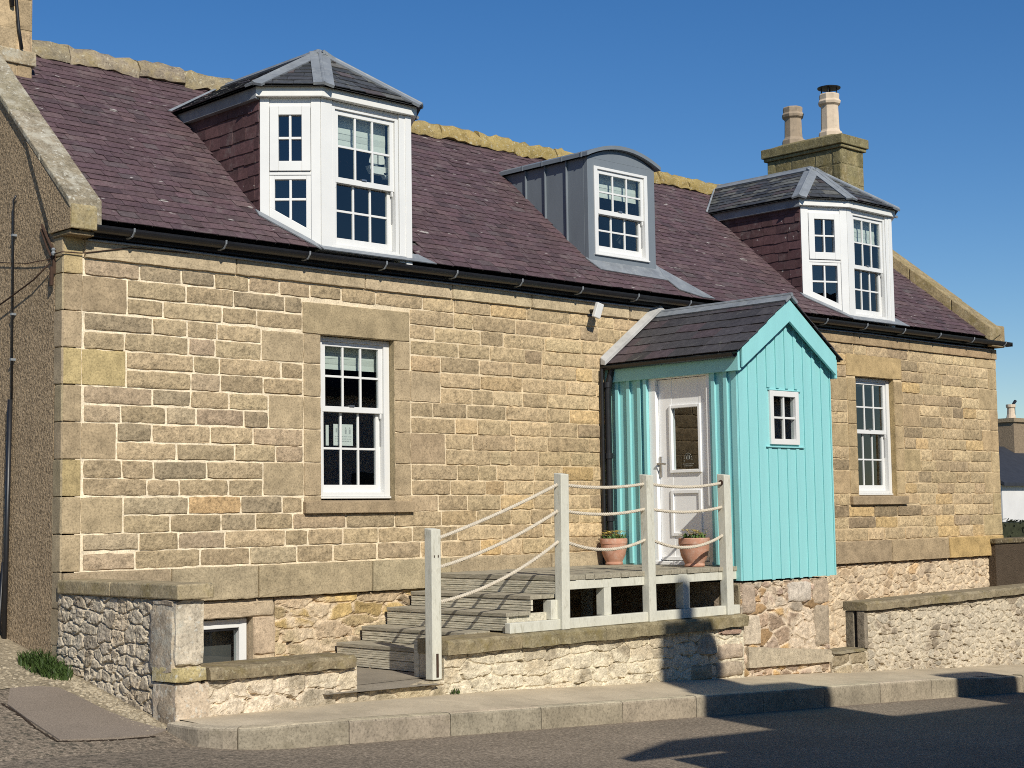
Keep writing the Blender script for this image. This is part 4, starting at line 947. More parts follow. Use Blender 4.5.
for q in ((ga-0.04, ga, 1.33, 1.83), (gb-0.02, gb+0.02, 1.33, 1.83), (ga, gb-0.02, 1.33, 1.37), (ga, gb-0.02, 1.79, 1.83)): mb.rect(pl_, *q, D-0.01, D+0.006-0.001*(q[0] == ga))
mb.rect(pl_, a+0.03, b-0.02, 1.07, 1.11, D-0.01, D+0.02)
door = mb.build('door', 'doorwhite', por, bevel=0.005)
mb = MB(); mb.face([pl_.at(ga-.01, gz0-.01, -0.05), pl_.at(gb+.01, gz0-.01, -0.05), pl_.at(gb+.01, gz1+.01, -0.05), pl_.at(ga-.01, gz1+.01, -0.05)]); mb.build('glass', 'glass', door)
mb = MB(); mb.rect(pl_, 0.712, 0.742, 1.98, 2.2, D-0.01, D+0.008); mb.tube([pl_.at(0.727, 2.12, D), pl_.at(0.727, 2.12, D+0.055), pl_.at(0.80, 2.12, D+0.055), pl_.at(0.84, 2.115, D+0.05)], 0.011, 8); mb.build('handle', 'steel', door, smooth=40)
# frosted thistle-like emblem low on the door glass
mb = MB(); gc = (ga+gb)/2+0.02; q = pl_
def stroke(pts, r=0.006): mb.tube([q.at(x, z, -0.044) for x, z in pts], r, 5)
for k in range(9):
    a = math.pi*k/8; stroke([(gc+0.055*math.cos(a), 2.15+0.075*math.sin(a)), (gc+0.055*math.cos(a+0.2), 2.15+0.075*math.sin(a+0.2))], 0.004)
stroke([(gc-0.02, 2.16), (gc-0.02, 2.19)]); stroke([(gc+0.02, 2.16), (gc+0.02, 2.20)]); stroke([(gc, 2.15), (gc, 2.21)], 0.004)
for z, h in ((2.105, 0.075), (2.085, 0.055)):
    xx = gc-h
    while xx < gc+h: stroke([(xx, z), (xx+0.012, z+0.004)], 0.004); xx += 0.02
mb.build('emblem', 'decal', door)
# roof
mb = MB(); yo = PY-0.09; ovx = hx
PLf = Pl((cxp-hx, yo, ez), (0, -1, 0), (hx, 0, rz-ez)); Ls = math.hypot(hx, rz-ez)
PLf = Pl((cxp-hx, 0, ez), (0, -1, 0), (hx, 0, rz-ez)); conv = [(-0.0, 0), (-yo+0.03, 0), (-yo+0.03, Ls), (0.0, Ls)]
pp = lambda: vary((0.052, 0.047, 0.049), 0.22) if random.random() < 0.65 else vary((0.075, 0.055, 0.06), 0.2)
slates(mb, PLf, conv, 0.19, 0.24, 0.4, 0.009, pp)
PRt = Pl((cxp+hx, 0, ez), (0, 1, 0), (-hx, 0, rz-ez)); slates(mb, PRt, [(yo-0.03, 0), (0, 0), (0, Ls), (yo-0.03, Ls)], 0.19, 0.24, 0.4, 0.009, pp)
for s in (-1, 1): mb.face([(cxp+s*hx, 0, ez-0.01), (cxp+s*hx, yo, ez-0.01), (cxp, yo, rz-0.01), (cxp, 0, rz-0.01)], (0.03, 0.03, 0.03))
mb.build('porch_roof', 'darkslate', por)
mb = MB()
ribbon(mb, (cxp, -0.02, rz), (cxp, yo-0.04, rz), (cxp-hx, -0.02, ez), 0.12, 0.03); ribbon(mb, (cxp, -0.02, rz), (cxp, yo-0.04, rz), (cxp+hx, -0.02, ez), 0.12, 0.031)
mb.tube([(cxp, -0.02, rz+0.025), (cxp, yo-0.045, rz+0.025)], 0.025, 8)
mb.build('ridge_flashing', 'lead', por)
mb = MB()                               # mortar/lead fillet up the wall beside the slates
for s in (-1, 1):
    e, r0 = Vector((cxp+s*(hx+0.05), -0.03, ez+0.0)), Vector((cxp, -0.03, rz+0.06)); up = Vector((0, 0, 0.085))
    mb.hull2([e, r0, r0+up, e+up], [p+Vector((0, -0.075, -0.015)) for p in (e, r0, r0+up*0.6, e+up*0.6)])
mb.build('wall_flashing', 'paleflash', por, bevel=0.006)
# barge boards and side fascias
mb = MB(); bd = front(yo+0.025); bh = 0.215
for s in (-1, 1):
    e = cxp+s*(hx-0.1); zz_ = rz-0.02-(hx-0.1)*sl_
    mb.prism(bd, [(cxp, rz-0.02), (e, zz_), (e, zz_-bh), (cxp, rz-0.02-bh*1.14)], 0, 0.03-0.001*(s > 0))
mb.build('barge_board', 'teal', por, bevel=0.004)
mb = MB(); mb.box(cxp-hx+0.05, cxp-hx+0.085, yo+0.02, -0.002, ez-0.20, ez+0.015); mb.box(cxp-hx+0.085, PX, yo+0.026, -0.003, ez-0.19, ez-0.17)
mb.box(cxp+hx-0.085, cxp+hx-0.05, yo+0.02, -0.002, ez-0.20, ez+0.015); build_parts(mb, 'fascia', 'teal', por, bevel=0.003)
mb = MB(); gyy = ez-0.02
for a, b in ((yo+0.02, -0.02),):
    rg_ = lambda y, r: [(cxp-hx+0.0+r*math.cos(math.pi+math.pi*k/8), y, gyy+r*math.sin(math.pi+math.pi*k/8)) for k in range(9)]
    mb.hull2(rg_(b, 0.045)+rg_(b, 0.04)[::-1], rg_(a, 0.045)+rg_(a, 0.04)[::-1])
mb.build('porch_gutter', 'black', por)
mb = MB(); mb.box(PX+0.3, PX2-0.05, -1.7, -0.05, 0.9, 1.0); mb.box(PX2-0.1, PX2-0.06, -1.75, -0.05, 1.0, 3.15); mb.box(PX+0.05, PX2-0.06, -0.06, -0.03, 1.0, 3.2); mb.build('porch_lining', 'inner', por)
# downpipes on the facade beside the porch
mb = MB(); mb.tube([(6.67, -0.12, ez-0.06), (6.655, -0.1, ez-0.16), (6.645, -0.075, ez-0.3), (6.645, -0.075, 1.0)], 0.038, 10)
for z in (3.0, 2.2, 1.5): mb.tube([(6.645, -0.075, z), (6.645, -0.075, z+0.06)], 0.05, 10)
mb.tube([(6.575, -0.05, ez-0.05), (6.575, -0.045, 1.02)], 0.022, 8)
tag(mb.build('downpipe', 'black', None, smooth=45), 'black downpipe in the corner between stone wall and porch', 'downpipe')
# rubble base of the porch
pb = rubble('stone_base', front(-1.80), 6.74, 8.30, lambda x: -0.12-0.052*(np.asarray(x, float)-6.7), 0.845, por, (0.21, 0.125), 0.022, ((0.40, 0.30, 0.22), (0.42, 0.27, 0.14), (0.40, 0.33, 0.25), (0.36, 0.26, 0.18), (0.44, 0.32, 0.24), (0.44, 0.29, 0.14)), (0.56, 0.45, 0.33), 0.28, 0.16, 0.0125, 21, 1.8)
mb = MB(); PLB = Pl((6.742, 0, 0), (0, -1, 0))
for z0_, z1_ in ((0.54, 0.84), (0.2, 0.53)): stone_block(mb, PLB, 1.52, 1.80, z0_, z1_, 0.01, vary((0.28, 0.23, 0.15), 0.1), jit=0.004)
PB2 = front(-1.80)
for q, c in (((6.76, 7.05, 0.19, 0.50), (0.52, 0.43, 0.32)), ((8.02, 8.29, 0.10, 0.55), (0.36, 0.29, 0.21)), ((8.0, 8.29, 0.56, 0.83), (0.40, 0.31, 0.22)), ((6.76, 6.98, 0.52, 0.83), (0.40, 0.31, 0.23)), ((7.55, 7.98, 0.60, 0.82), (0.52, 0.45, 0.37))): stone_block(mb, PB2, *q, 0.026, c, jit=0.008, ring=0.016)
mb.hull2([(6.80, -1.80, -0.04), (8.28, -1.80, -0.085), (8.28, -1.80, 0.055), (6.80, -1.80, 0.185)], [(6.80, -1.85, -0.035), (8.28, -1.845, -0.08), (8.28, -1.845, 0.045), (6.80, -1.85, 0.175)], (0.42, 0.35, 0.25))
build_parts(mb, 'large_stone', 'rubble', por, smooth=40)

# ------------------------------------------------------------------ garden walls
def coping(mb, x0, x1, y0, y1, z0, z1, c, lmin=0.8, lmax=1.5, zs=lambda x: 0.0):
    x = x0
    while x < x1-0.01:
        wd = random.uniform(lmin, lmax)
        if x1-(x+wd) < 0.35: wd = x1-x
        n = max(2, int(wd/0.12)); ring = []; cc = vary(c, 0.12)
        for k in range(n+1):
            xx = x+0.003+(wd-0.006)*k/n; j = lambda s=0.005: random.gauss(0, s); s_ = zs(xx)
            ring.append([(xx, y1, z0+s_), (xx, y0+j(), z0+s_+j(0.004)), (xx, y0-0.004+j(), z1+s_-0.025+j(0.004)), (xx, y0+0.03+j(), z1+s_+j(0.003)), (xx, y1, z1+s_+0.004)])
        vs = [p for q in ring for p in q]; fs = [tuple(range(4, -1, -1)), tuple(range(n*5, n*5+5))]
        for k in range(n):
            for i in range(5): fs.append((k*5+i, k*5+(i+1) % 5, (k+1)*5+(i+1) % 5, (k+1)*5+i))
        mb.mesh(vs, fs, cc); x += wd
PW = ((0.46, 0.38, 0.265), (0.49, 0.41, 0.285), (0.42, 0.345, 0.235), (0.45, 0.38, 0.27))
lw = thing('garden_wall', 'low rubble wall turning the left corner, with tall coped end against the house', 'wall', (0.6, -1.7, 0))
FW = front(-1.83); SW = Pl((-0.012, 0, 0), (0, -1, 0))
rubble('side_face', SW, 0.0, 1.60, lambda x: 0.32-0.195*np.asarray(x, float), 1.0, lw, (0.155, 0.085), 0.030, ((0.44, 0.355, 0.25), (0.47, 0.385, 0.28), (0.40, 0.325, 0.23), (0.48, 0.40, 0.30)), (0.47, 0.40, 0.30), 0.30, 0.11, 0.0095, 31, 0.22, smearf=4)
mb = MB()
stone_block(mb, SW, 1.46, 1.815, 0.44, 0.93, 0.035, (0.37, 0.30, 0.215), jit=0.008, ring=0.02, base=-0.2); stone_block(mb, SW, 1.5, 1.81, 0.935, 1.0, 0.03, (0.36, 0.29, 0.21), jit=0.006, ring=0.015, base=-0.2)
stone_block(mb, SW, 1.56, 1.82, 0.04, 0.385, 0.03, (0.34, 0.27, 0.19), jit=0.008, ring=0.02, base=-0.2)
stone_block(mb, FW, -0.045, 0.215, 0.505, 1.0, 0.0, (0.48, 0.41, 0.31), jit=0.008, ring=0.02, base=-0.3)
stone_block(mb, FW, -0.06, 0.225, 0.385, 0.50, 0.03, (0.42, 0.34, 0.17), jit=0.006, ring=0.018, base=-0.3)
stone_block(mb, FW, -0.05, 0.26, 0.06, 0.38, 0.005, (0.50, 0.40, 0.29), jit=0.008, ring=0.02, base=-0.3)
mb.box(0.0, 0.2, -1.8, 0.0, 0.0, 1.0, (0.4, 0.33, 0.24)); mb.build('pier_stones', 'lichen', lw, smooth=40)
mb = MB(); mb.box(-0.055, 0.265, -1.885, -0.9, 1.0, 1.115, (0.33, 0.265, 0.165)); mb.box(-0.053, 0.263, -0.894, -0.036, 1.0, 1.113, (0.32, 0.255, 0.155)); mb.build('side_coping', 'mossy', lw, bevel=0.012)
rubble('front_face', FW, 0.24, 1.66, 0.04, 0.385, lw, (0.30, 0.10), 0.024, PW, (0.60, 0.50, 0.37), 0.32, 0.12, 0.0115, 32, 0.32, wash=0.45)
rubble('threshold', FW, 1.665, 2.60, 0.0, lambda x: 0.165+0.03*(np.asarray(x, float)-1.66), lw, (0.34, 0.11), 0.03, ((0.40, 0.33, 0.22), (0.38, 0.31, 0.20)), (0.5, 0.42, 0.30), 0.3, 0.12, 0.013, 36, 0.34)
mb = MB(); coping(mb, 0.23, 1.62, -1.885, -1.5, 0.385, 0.478, (0.21, 0.17, 0.105)); mb.build('front_coping', 'mossy', lw)
sw = thing('garden_wall', 'rubble wall with mossy coping below the rope railing posts', 'wall', (4.6, -1.7, 0))
rubble('wall_face', FW, 2.60, 6.735, lambda x: -0.02-0.05*(np.asarray(x, float)-2.5), 0.405, sw, (0.22, 0.085), 0.021, PW, (0.60, 0.52, 0.38), 0.40, 0.13, 0.0105, 33, 0.32, wash=0.5, washc=(0.60, 0.525, 0.39))
mb = MB()
for q, c in (((5.98, 6.26, 0.14, 0.34), (0.40, 0.34, 0.25)), ((6.28, 6.72, 0.08, 0.24), (0.42, 0.33, 0.24)), ((5.86, 6.2, -0.1, 0.06), (0.33, 0.28, 0.19)), ((6.3, 6.7, 0.33, 0.385), (0.34, 0.23, 0.17)), ((6.25, 6.7, -0.1, 0.06), (0.36, 0.29, 0.21))): stone_block(mb, FW, *q, 0.03, c, jit=0.01, ring=0.02)
build_parts(mb, 'large_stone', 'rubble', sw, smooth=40)
mb = MB(); coping(mb, 2.585, 6.735, -1.90, -1.5, 0.405, 0.527, (0.255, 0.21, 0.125)); mb.build('coping', 'mossy', sw)
rw = thing('garden_wall', 'pale rubble wall with flat coping to the right of the porch', 'wall', (14, -1.7, -0.3))
ct = lambda x: 0.436+0.008*(x-8.9)
rubble('wall_face', FW, 9.0, 17.0, lambda x: -0.27-0.053*(np.asarray(x, float)-8.9), lambda x: 0.43+0.008*(np.asarray(x, float)-8.9), rw, (0.19, 0.085), 0.020, ((0.37, 0.30, 0.22), (0.42, 0.35, 0.265), (0.33, 0.265, 0.19), (0.40, 0.345, 0.265)), (0.50, 0.425, 0.315), 0.26, 0.13, 0.0105, 34, 0.23, wash=0.35, washc=(0.50, 0.43, 0.33))
rubble('wall_face', FW, 8.3, 9.0, lambda x: -0.25-0.053*(np.asarray(x, float)-8.3), 0.0, rw, (0.25, 0.14), 0.03, ((0.38, 0.31, 0.22), (0.36, 0.29, 0.19)), (0.50, 0.43, 0.32), 0.15, 0.13, 0.013, 35, 0.30)
mb = MB(); coping(mb, 8.92, 17.0, -1.89, -1.57, 0.436, 0.535, (0.25, 0.20, 0.13), zs=lambda x: 0.008*(x-8.9)); coping(mb, 8.31, 8.95, -1.86, -1.58, 0.0, 0.02, (0.28, 0.24, 0.16)); mb.build('coping', 'mossy', rw)
mb = MB(); mb.box(8.93, 9.0, -1.85, -1.745, 0.02, 0.434, (0.24, 0.20, 0.15)); mb.box(8.935, 9.0, -1.70, -1.59, 0.02, 0.434, (0.22, 0.185, 0.135)); mb.box(8.96, 9.0, -1.745, -1.70, 0.02, 0.434, (0.04, 0.035, 0.03)); mb.build('end_stones', 'rubble', rw, bevel=0.008)  # near-black infill paints the shade in the gap between the two uprights
mb = MB(); mb.box(15.06, 24, -0.1, 0.15, -1.2, 1.04); o = thing('harled_wall', 'dark brown harled wall beyond the right corner of the house', 'wall', (18, 0, -0.6)); mb.build('wall_face', 'darkharl', o)
mb = MB(); mb.box(15.03, 24, -0.13, 0.18, 1.042, 1.12, (0.13, 0.10, 0.06)); mb.build('coping', 'mossy', o, bevel=0.02)

# ------------------------------------------------------------------ deck, steps, rope railing, pots
dk = thing('timber_deck', 'weathered grey timber deck on pale frame in front of porch door', 'deck', (5.4, -0.9, 0.53))
mb = MB(); x = 4.07
while x < 6.735:
    e = min(x+0.118, 6.738); mb.box(x, e, -1.775+random.uniform(-0.008, 0.008), -0.034, 0.972, 1.018+random.gauss(0, 0.0015)); x += 0.124
mb.build('deck_boards', 'deck', dk, bevel=0.004)
mb = MB(); mb.box(4.08, 6.735, -1.765, -1.72, 0.885, 0.97); mb.box(4.08, 4.13, -1.715, -0.04, 0.82, 0.965); mb.build('deck_beam', 'cream', dk, bevel=0.004)
mb = MB(); mb.box(3.42, 6.735, -1.80, -1.73, 0.529, 0.622); mb.build('sole_plate', 'cream', dk, bevel=0.005)
for x in (3.98, 4.70, 5.87): mb = MB(); mb.box(x, x+0.10, -1.765, -1.66, 0.6225, 0.8845 if x > 4 else 0.80); mb.build('stud', 'cream', dk, bevel=0.004)
mb = MB()
for x in (4.7, 5.9): mb.box(x, x+0.09, -0.4, -0.31, 0.2, 0.965)
build_parts(mb, 'rear_post', 'cream', dk)
st = thing('timber_steps', 'weathered grooved timber steps climbing to the deck from the left', 'steps', (3.5, -0.9, 0.2))
RX = [(4.065, 1.018, 0.85), (3.755, 0.85, 0.71), (3.447, 0.71, 0.545), (3.135, 0.545, 0.41), (2.83, 0.41, 0.2)]
for k, (x, zt_, zl_) in enumerate(RX):
    yn = -1.73 if k < 3 else -1.515
    if k:
        mb = MB(); xe = RX[k-1][0]
        for j in range(2): w_ = (xe-x+0.005)/2; mb.box(x-0.006+j*w_, x-0.006+(j+1)*w_-0.005, yn, -0.035, zt_-0.036, zt_)
        mb.build('tread', 'deck', st, bevel=0.004)
    mb = MB(); top = zt_-(0.038 if k else 0.05); h = top-zl_; n = 2; 
    for j in range(n):                         # grooved boards
        a, b = zl_+h*j/n+0.002, zl_+h*(j+1)/n-0.003
        g = int((b-a)/0.017)
        mb.box(x+0.006, x+0.028, yn+0.004, -0.036, a, b)
        for i in range(g): mb.box(x+0.002, x+0.006, yn+0.004, -0.036, a+(b-a)*i/g+0.0025, a+(b-a)*(i+1)/g-0.0025)
    mb.build('riser', 'riser', st)
mb = MB(); mb.box(2.86, 4.05, -1.70, -1.66, 0.2, 0.41); mb.box(3.46, 4.05, -1.70, -1.661, 0.41, 0.69); mb.box(2.60, 2.65, -1.50, -1.44, 0.2, 0.5); build_parts(mb, 'stringer', 'riser', st)
def rope(mb, a, b, sag, r=0.0155):
    a, b = Vector(a), Vector(b); L = (b-a).length; n = int(L/0.016)+8
    mid = [a+(b-a)*(k/n)-Vector((0, 0, sag*4*(k/n)*(1-k/n))) for k in range(n+1)]
    t = (b-a).normalized(); e = t.cross(Vector((0, 0, 1))).normalized(); g = e.cross(t)
    for s in range(3):
        pts = []
        for k, p in enumerate(mid): th = 2*math.pi*(k/n*L/0.085+s/3); pts.append(p+e*math.cos(th)*r*0.5+g*math.sin(th)*r*0.5)
        mb.tube(pts, r*0.62, 6)
rl = thing('rope_railing', 'pale timber posts joined by sagging ropes beside steps and deck', 'railing', (4.5, -1.78, 0.53))
PT = [(2.475, 0.2, 1.487), (4.06, 0.527, 1.972), (5.28, 0.527, 1.968), (6.495, 0.527, 1.979)]; W_ = 0.105
for x, z0_, z1_ in PT:
    mb = MB(); le = random.gauss(0, 0.006)
    a = [(x, -1.83, z0_), (x+W_, -1.83, z0_), (x+W_, -1.735, z0_), (x, -1.735, z0_)]; b = [(x+le, -1.83, z1_-0.012), (x+W_+le, -1.83, z1_-0.012), (x+W_+le, -1.735, z1_), (x+le, -1.735, z1_)]
    mb.hull2(a, b); po = mb.build('post', 'cream', rl, bevel=0.006)
    mb = MB()
    for z in ((z1_-0.25, z1_-0.24) if z1_ < 1.6 else ()): 
        for dx in (0.03, 0.075): mb.lathe(x+dx, -1.832, [(0.005, z), (0.005, z+0.008)], 8)
    if z1_ < 1.6:
        mb.box(x+0.04, x+0.066, -1.8335, -1.8, z0_+0.02, z0_+0.22); mb.build('dark_slot', 'rust', po)
RA = [1.395, 1.147, 0.85]; RB = [1.862, 1.618, 1.335]; RC = [1.872, 1.625, 1.325]; RD = [1.885, 1.636, 1.345]
yr = -1.782
for i in range(3):
    mb = MB(); rope(mb, (PT[0][0]+W_, yr, RA[i]), (PT[1][0]+0.005, yr, RB[i]), 0.02+0.03*i); mb.build('rope', 'rope', rl)
    mb = MB(); rope(mb, (PT[1][0]+W_, yr, RB[i]+0.0), (PT[2][0]+0.005, yr, RC[i]), (0.03, 0.04, 0.085)[i]); mb.build('rope', 'rope', rl)
    mb = MB(); rope(mb, (PT[2][0]+W_, yr, RC[i]), (PT[3][0]+0.005, yr, RD[i]), (0.035, 0.04, 0.10)[i]); mb.build('rope', 'rope', rl)
mb = MB(); mb.tube([(6.492, yr-0.005, 1.885), (6.478, yr-0.005, 1.887)], 0.03, 10); mb.build('rope_knot', 'rust', rl)

def flowerpot(x, y, z, h, r, lean, label):
    t = thing('flower_pot', label, 'flower pot', (x, y, z), 'terracotta pots on the deck')
    mb = MB(); mb.lathe(x, y, [(r*0.62, z), (r*0.66, z+0.012), (r*0.62, z+0.035), (r*0.84, z+h*0.36), (r*0.95, z+h*0.64), (r*0.95, z+h*0.78), (r*1.0, z+h*0.80), (r*1.0, z+h*0.97), (r*0.96, z+h), (r*0.86, z+h*0.985), (r*0.84, z+h*0.88)], 32)
    mb.build('pot', 'terra', t, smooth=35)
    mb = MB(); mb.lathe(x, y, [(r*0.84, z+h*0.86), (r*0.84, z+h*0.9)], 24); mb.build('soil', 'soil', t)
    mb = MB(); rnd = random.Random(int(x*100))
    for k in range(70):
        a = rnd.uniform(0, 6.28); q = r*math.sqrt(rnd.random())*0.85; px, py = x+q*math.cos(a), y+q*math.sin(a); hh = rnd.uniform(0.03, 0.09); a2 = rnd.uniform(0, 6.28); l = rnd.uniform(0.02, 0.045)
        b = Vector((px, py, z+h*0.9)); tpt = b+Vector((math.cos(a2)*l, math.sin(a2)*l, hh)); s = Vector((-math.sin(a2), math.cos(a2), 0))*0.011
        mdl = (b+tpt)/2+Vector((0, 0, 0.012)); mb.face([b, mdl-s, tpt, mdl+s])
    mb.build('leaves', 'leaf', t)
    mb = MB()
    for k in range(46):
        a = rnd.uniform(0, 6.28); q = r*math.sqrt(rnd.random())*0.85; c = Vector((x+q*math.cos(a), y+q*math.sin(a), z+h+rnd.uniform(0.02, 0.085)))
        for j in range(5):
            b = j*1.2566+a; d1 = Vector((math.cos(b-0.35), math.sin(b-0.35), 0.35))*0.02; d2 = Vector((math.cos(b+0.35), math.sin(b+0.35), 0.35))*0.02; d3 = Vector((math.cos(b), math.sin(b), 0.2))*0.03
            mb.face([c, c+d1, c+d3, c+d2])
    mb.build('flowers', 'petal', t)
flowerpot(6.55, -0.21, 1.02, 0.29, 0.15, 0, 'terracotta pot of small yellow flowers by the black downpipe')
flowerpot(6.45, -1.44, 1.02, 0.30, 0.165, 0, 'terracotta pot of small yellow flowers right in front of porch door')

# ------------------------------------------------------------------ smaller things
t = thing('security_light', 'small white tilted security light under the gutter near porch', 'light', (6.45, -0.1, 3.9))
mb = MB(); pz = Pl((6.33, -0.17, 3.775), (1, 0, -0.22), (0.22, -0.2, 1.0)); mb.rect(pz, 0.0, 0.10, 0.0, 0.17, -0.03, 0.018); mb.build('housing', 'white', t, bevel=0.008)
mb = MB(); mb.box(6.40, 6.47, -0.03, 0.0, 3.80, 3.93); mb.tube([(6.43, -0.03, 3.86), (6.43, -0.13, 3.85)], 0.02, 8); mb.build('bracket', 'black', t)
t = thing('gable_pipe', 'thin black pipe running down the brown harled gable', 'pipe', (-0.05, 0.9, 0.4))
mb = MB(); mb.tube([(-0.035, 0.80, 4.46), (-0.045, 0.828, 4.42), (-0.035, 0.842, 2.62)], 0.009, 8); mb.build('upper_pipe', 'black', t, smooth=True)
mb = MB(); mb.tube([(-0.05, 0.842, 2.66), (-0.05, 0.88, 1.4), (-0.05, 0.91, 0.42)], 0.022, 10); mb.build('lower_pipe', 'black', t, smooth=True)
mb = MB()
for z in (4.1, 3.4, 3.0): mb.box(-0.055, -0.012, 0.822, 0.85, z, z+0.02)
build_parts(mb, 'pipe_clip', 'lead', t)
mb = MB()
for k in range(3): mb.tube([(-0.05-0.01*k, 0.94+0.05*k, 1.25-0.1*k), (-0.07, 0.96+0.03*k, 0.7), (-0.1-0.03*k, 0.93+0.02*k, 0.38)], 0.014, 7)
tag(mb.build('hose', 'black', None, smooth=True), 'dark hoses hanging at the foot of the gable pipe', 'hose')
t = thing('cable_bracket', 'iron bracket with overhead cables at the gable corner', 'bracket', (-0.05, 0.12, 3.8))
mb = MB(); mb.box(-0.04, -0.015, 0.105, 0.125, 3.68, 3.9); mb.tube([(-0.03, 0.12, 3.88), (-0.03, 0.2, 3.97), (-0.03, 0.33, 4.13)], 0.012, 6); mb.tube([(-0.03, 0.13, 3.8), (-0.03, 0.23, 3.92), (-0.03, 0.34, 4.09)], 0.010, 6); mb.tube([(-0.045, 0.12, 3.74), (-0.045, 0.12, 3.58)], 0.018, 8); mb.build('bracket_arm', 'rust', t)
mb = MB(); mb.lathe(-0.05, 0.08, [(0.012, 3.83), (0.02, 3.85), (0.012, 3.865), (0.02, 3.88), (0.01, 3.895)], 12); mb.build('insulator', 'lead', t)
mb = MB(); mb.tube([(-0.06, 0.12, 3.77), (-0.065, 0.4, 3.66), (-0.07, 0.8, 3.56), (-0.075, 1.3, 3.44)], 0.007, 6); mb.tube([(-0.04, 0.12, 3.81), (-0.03, 0.6, 3.83), (-0.03, 1.3, 3.93)], 0.004, 6)
mb.tube([(-0.05, 0.06, 3.84), (-0.03, -0.03, 3.85), (0.15, -0.04, 3.855), (0.6, -0.045, 3.95), (1.2, -0.05, 3.965)], 0.005, 6); mb.build('cable', 'rust', t, smooth=True)
# notice in the window
t = thing('paper_notice', 'white paper notice with small dark figures behind the left window pane', 'notice', (3.1, 0.215, 2.4))
pn = front(0.2); mb = MB(); mb.rect(pn, 2.985, 3.225, 2.29, 2.50, -0.002, 0); mb.build('sheet', 'paper', t)
mb = MB(); mb.rect(pn, 3.012, 3.032, 2.42, 2.46, 0, 0.001)
for x in (3.075, 3.135, 3.185):
    mb.prism(pn, [(x-0.01, 2.405), (x+0.01, 2.405), (x+0.012, 2.45), (x-0.012, 2.45)], 0, 0.001); mb.prism(pn, [(x+0.008*math.cos(k), 2.464+0.008*math.sin(k)) for k in (0, 1.05, 2.1, 3.14, 4.2, 5.2)], 0, 0.001)
mb.build('figures', 'greyink', t)
mb = MB(); rnd = random.Random(3)
for z in (2.375, 2.352, 2.329):
    x = 3.005
    while x < 3.19: w_ = rnd.uniform(0.01, 0.03); mb.rect(pn, x, x+w_, z, z+0.007, 0, 0.001); x += w_+0.008
mb.build('text_lines', 'greyink', t)
mb = MB(); mb.rect(front(0.23), 2.915, 2.95, 2.29, 2.49, -0.003, 0); tag(mb.build('paper_strip', 'paper'), 'narrow upright white strip left of the paper notice', 'paper strip')
# model boats in the left dormer
for bx, bz, s in ((3.44, 5.03, 1.0), (3.6, 4.99, 0.8)):
    lab = 'white model sailing boat behind left dormer window' if s == 1.0 else 'smaller white model boat right of the larger one in left dormer'
    t = thing('model_boat', lab, 'model boat', (bx, 0.05, bz), 'model boats in the left dormer')
    mb = MB(); pb_ = front(0.05); mb.prism(pb_, [(bx-0.13*s, bz+0.05*s), (bx-0.09*s, bz-0.02*s), (bx+0.09*s, bz-0.02*s), (bx+0.14*s, bz+0.06*s)], -0.03, 0.03); mb.build('hull', 'paper', t)
    mb = MB(); mb.prism(pb_, [(bx, bz+0.06*s), (bx, bz+0.42*s), (bx-0.11*s, bz+0.09*s)], -0.003, 0.003); mb.prism(pb_, [(bx+0.015, bz+0.08*s), (bx+0.015, bz+0.34*s), (bx+0.11*s, bz+0.1*s)], -0.003, 0.003); mb.build('sail', 'paper', t)
# grass tuft and weeds, gravel
def tuft(name, cx_, cy_, rx, ry, n, hmin, hmax, lab, cat, zf):
    mb = MB(); rnd = random.Random(int(cx_*50)+n)
    for k in range(n):
        a = rnd.uniform(0, 6.28); q = math.sqrt(rnd.random()); x, y = cx_+rx*q*math.cos(a), cy_+ry*q*math.sin(a); z = zf(x, y)
        h = rnd.uniform(hmin, hmax)*(1.15-q*0.6); a2 = rnd.uniform(0, 6.28); l = h*rnd.uniform(0.2, 0.8); d = Vector((math.cos(a2), math.sin(a2), 0)); s = Vector((-d.y, d.x, 0))*0.006
        b = Vector((x, y, z-0.01)); m1 = b+d*l*0.35+Vector((0, 0, h*0.6)); tp = b+d*l+Vector((0, 0, h)); mb.face([b-s, b+s, m1+s*0.8, m1-s*0.8]); mb.face([m1-s*0.8, m1+s*0.8, tp])
    return tag(mb.build(name, 'grass'), lab, cat)
tuft('grass_tuft', -0.2, -0.13, 0.16, 0.34, 900, 0.06, 0.19, 'green grass tuft at the foot of the gable corner', 'grass tuft', road_z)
tuft('weed', 2.7, -1.87, 0.05, 0.03, 26, 0.03, 0.085, 'tiny dark weed at foot of wall below the first railing post', 'weed', lambda x, y: pave_z(x)+0.005)
mb = MB(); rnd = random.Random(9)
def pebble(x, y, z, s, c):
    vs = []; 
    for k in range(6): a = k*1.047+rnd.uniform(-.3, .3); q = s*rnd.uniform(0.7, 1.2); vs.append((x+q*math.cos(a), y+q*math.sin(a), z))
    tpv = [(x+(p[0]-x)*0.55, y+(p[1]-y)*0.55, z+s*rnd.uniform(0.4, 0.8)) for p in vs]; mb.hull2(vs, tpv)
for k in range(3400):
    if rnd.random() < 0.5: x, y = -0.07-abs(rnd.gauss(0, 0.13)), rnd.uniform(-1.87, -0.3)
    else: x, y = rnd.uniform(-1.3, -0.1), rnd.gauss(-0.1, 0.35)
    if -1.1 < x < -0.33 and y < -0.6 and rnd.random() < 0.9: continue
    if x > -0.06 and y > -1.8: continue
    pebble(x, y, road_z(x, y)-0.003, rnd.choice((0.006, 0.007, 0.008, 0.01, 0.014, 0.022)), 0)
struct(mb.build('gravel', 'gravel'), 'stuff')

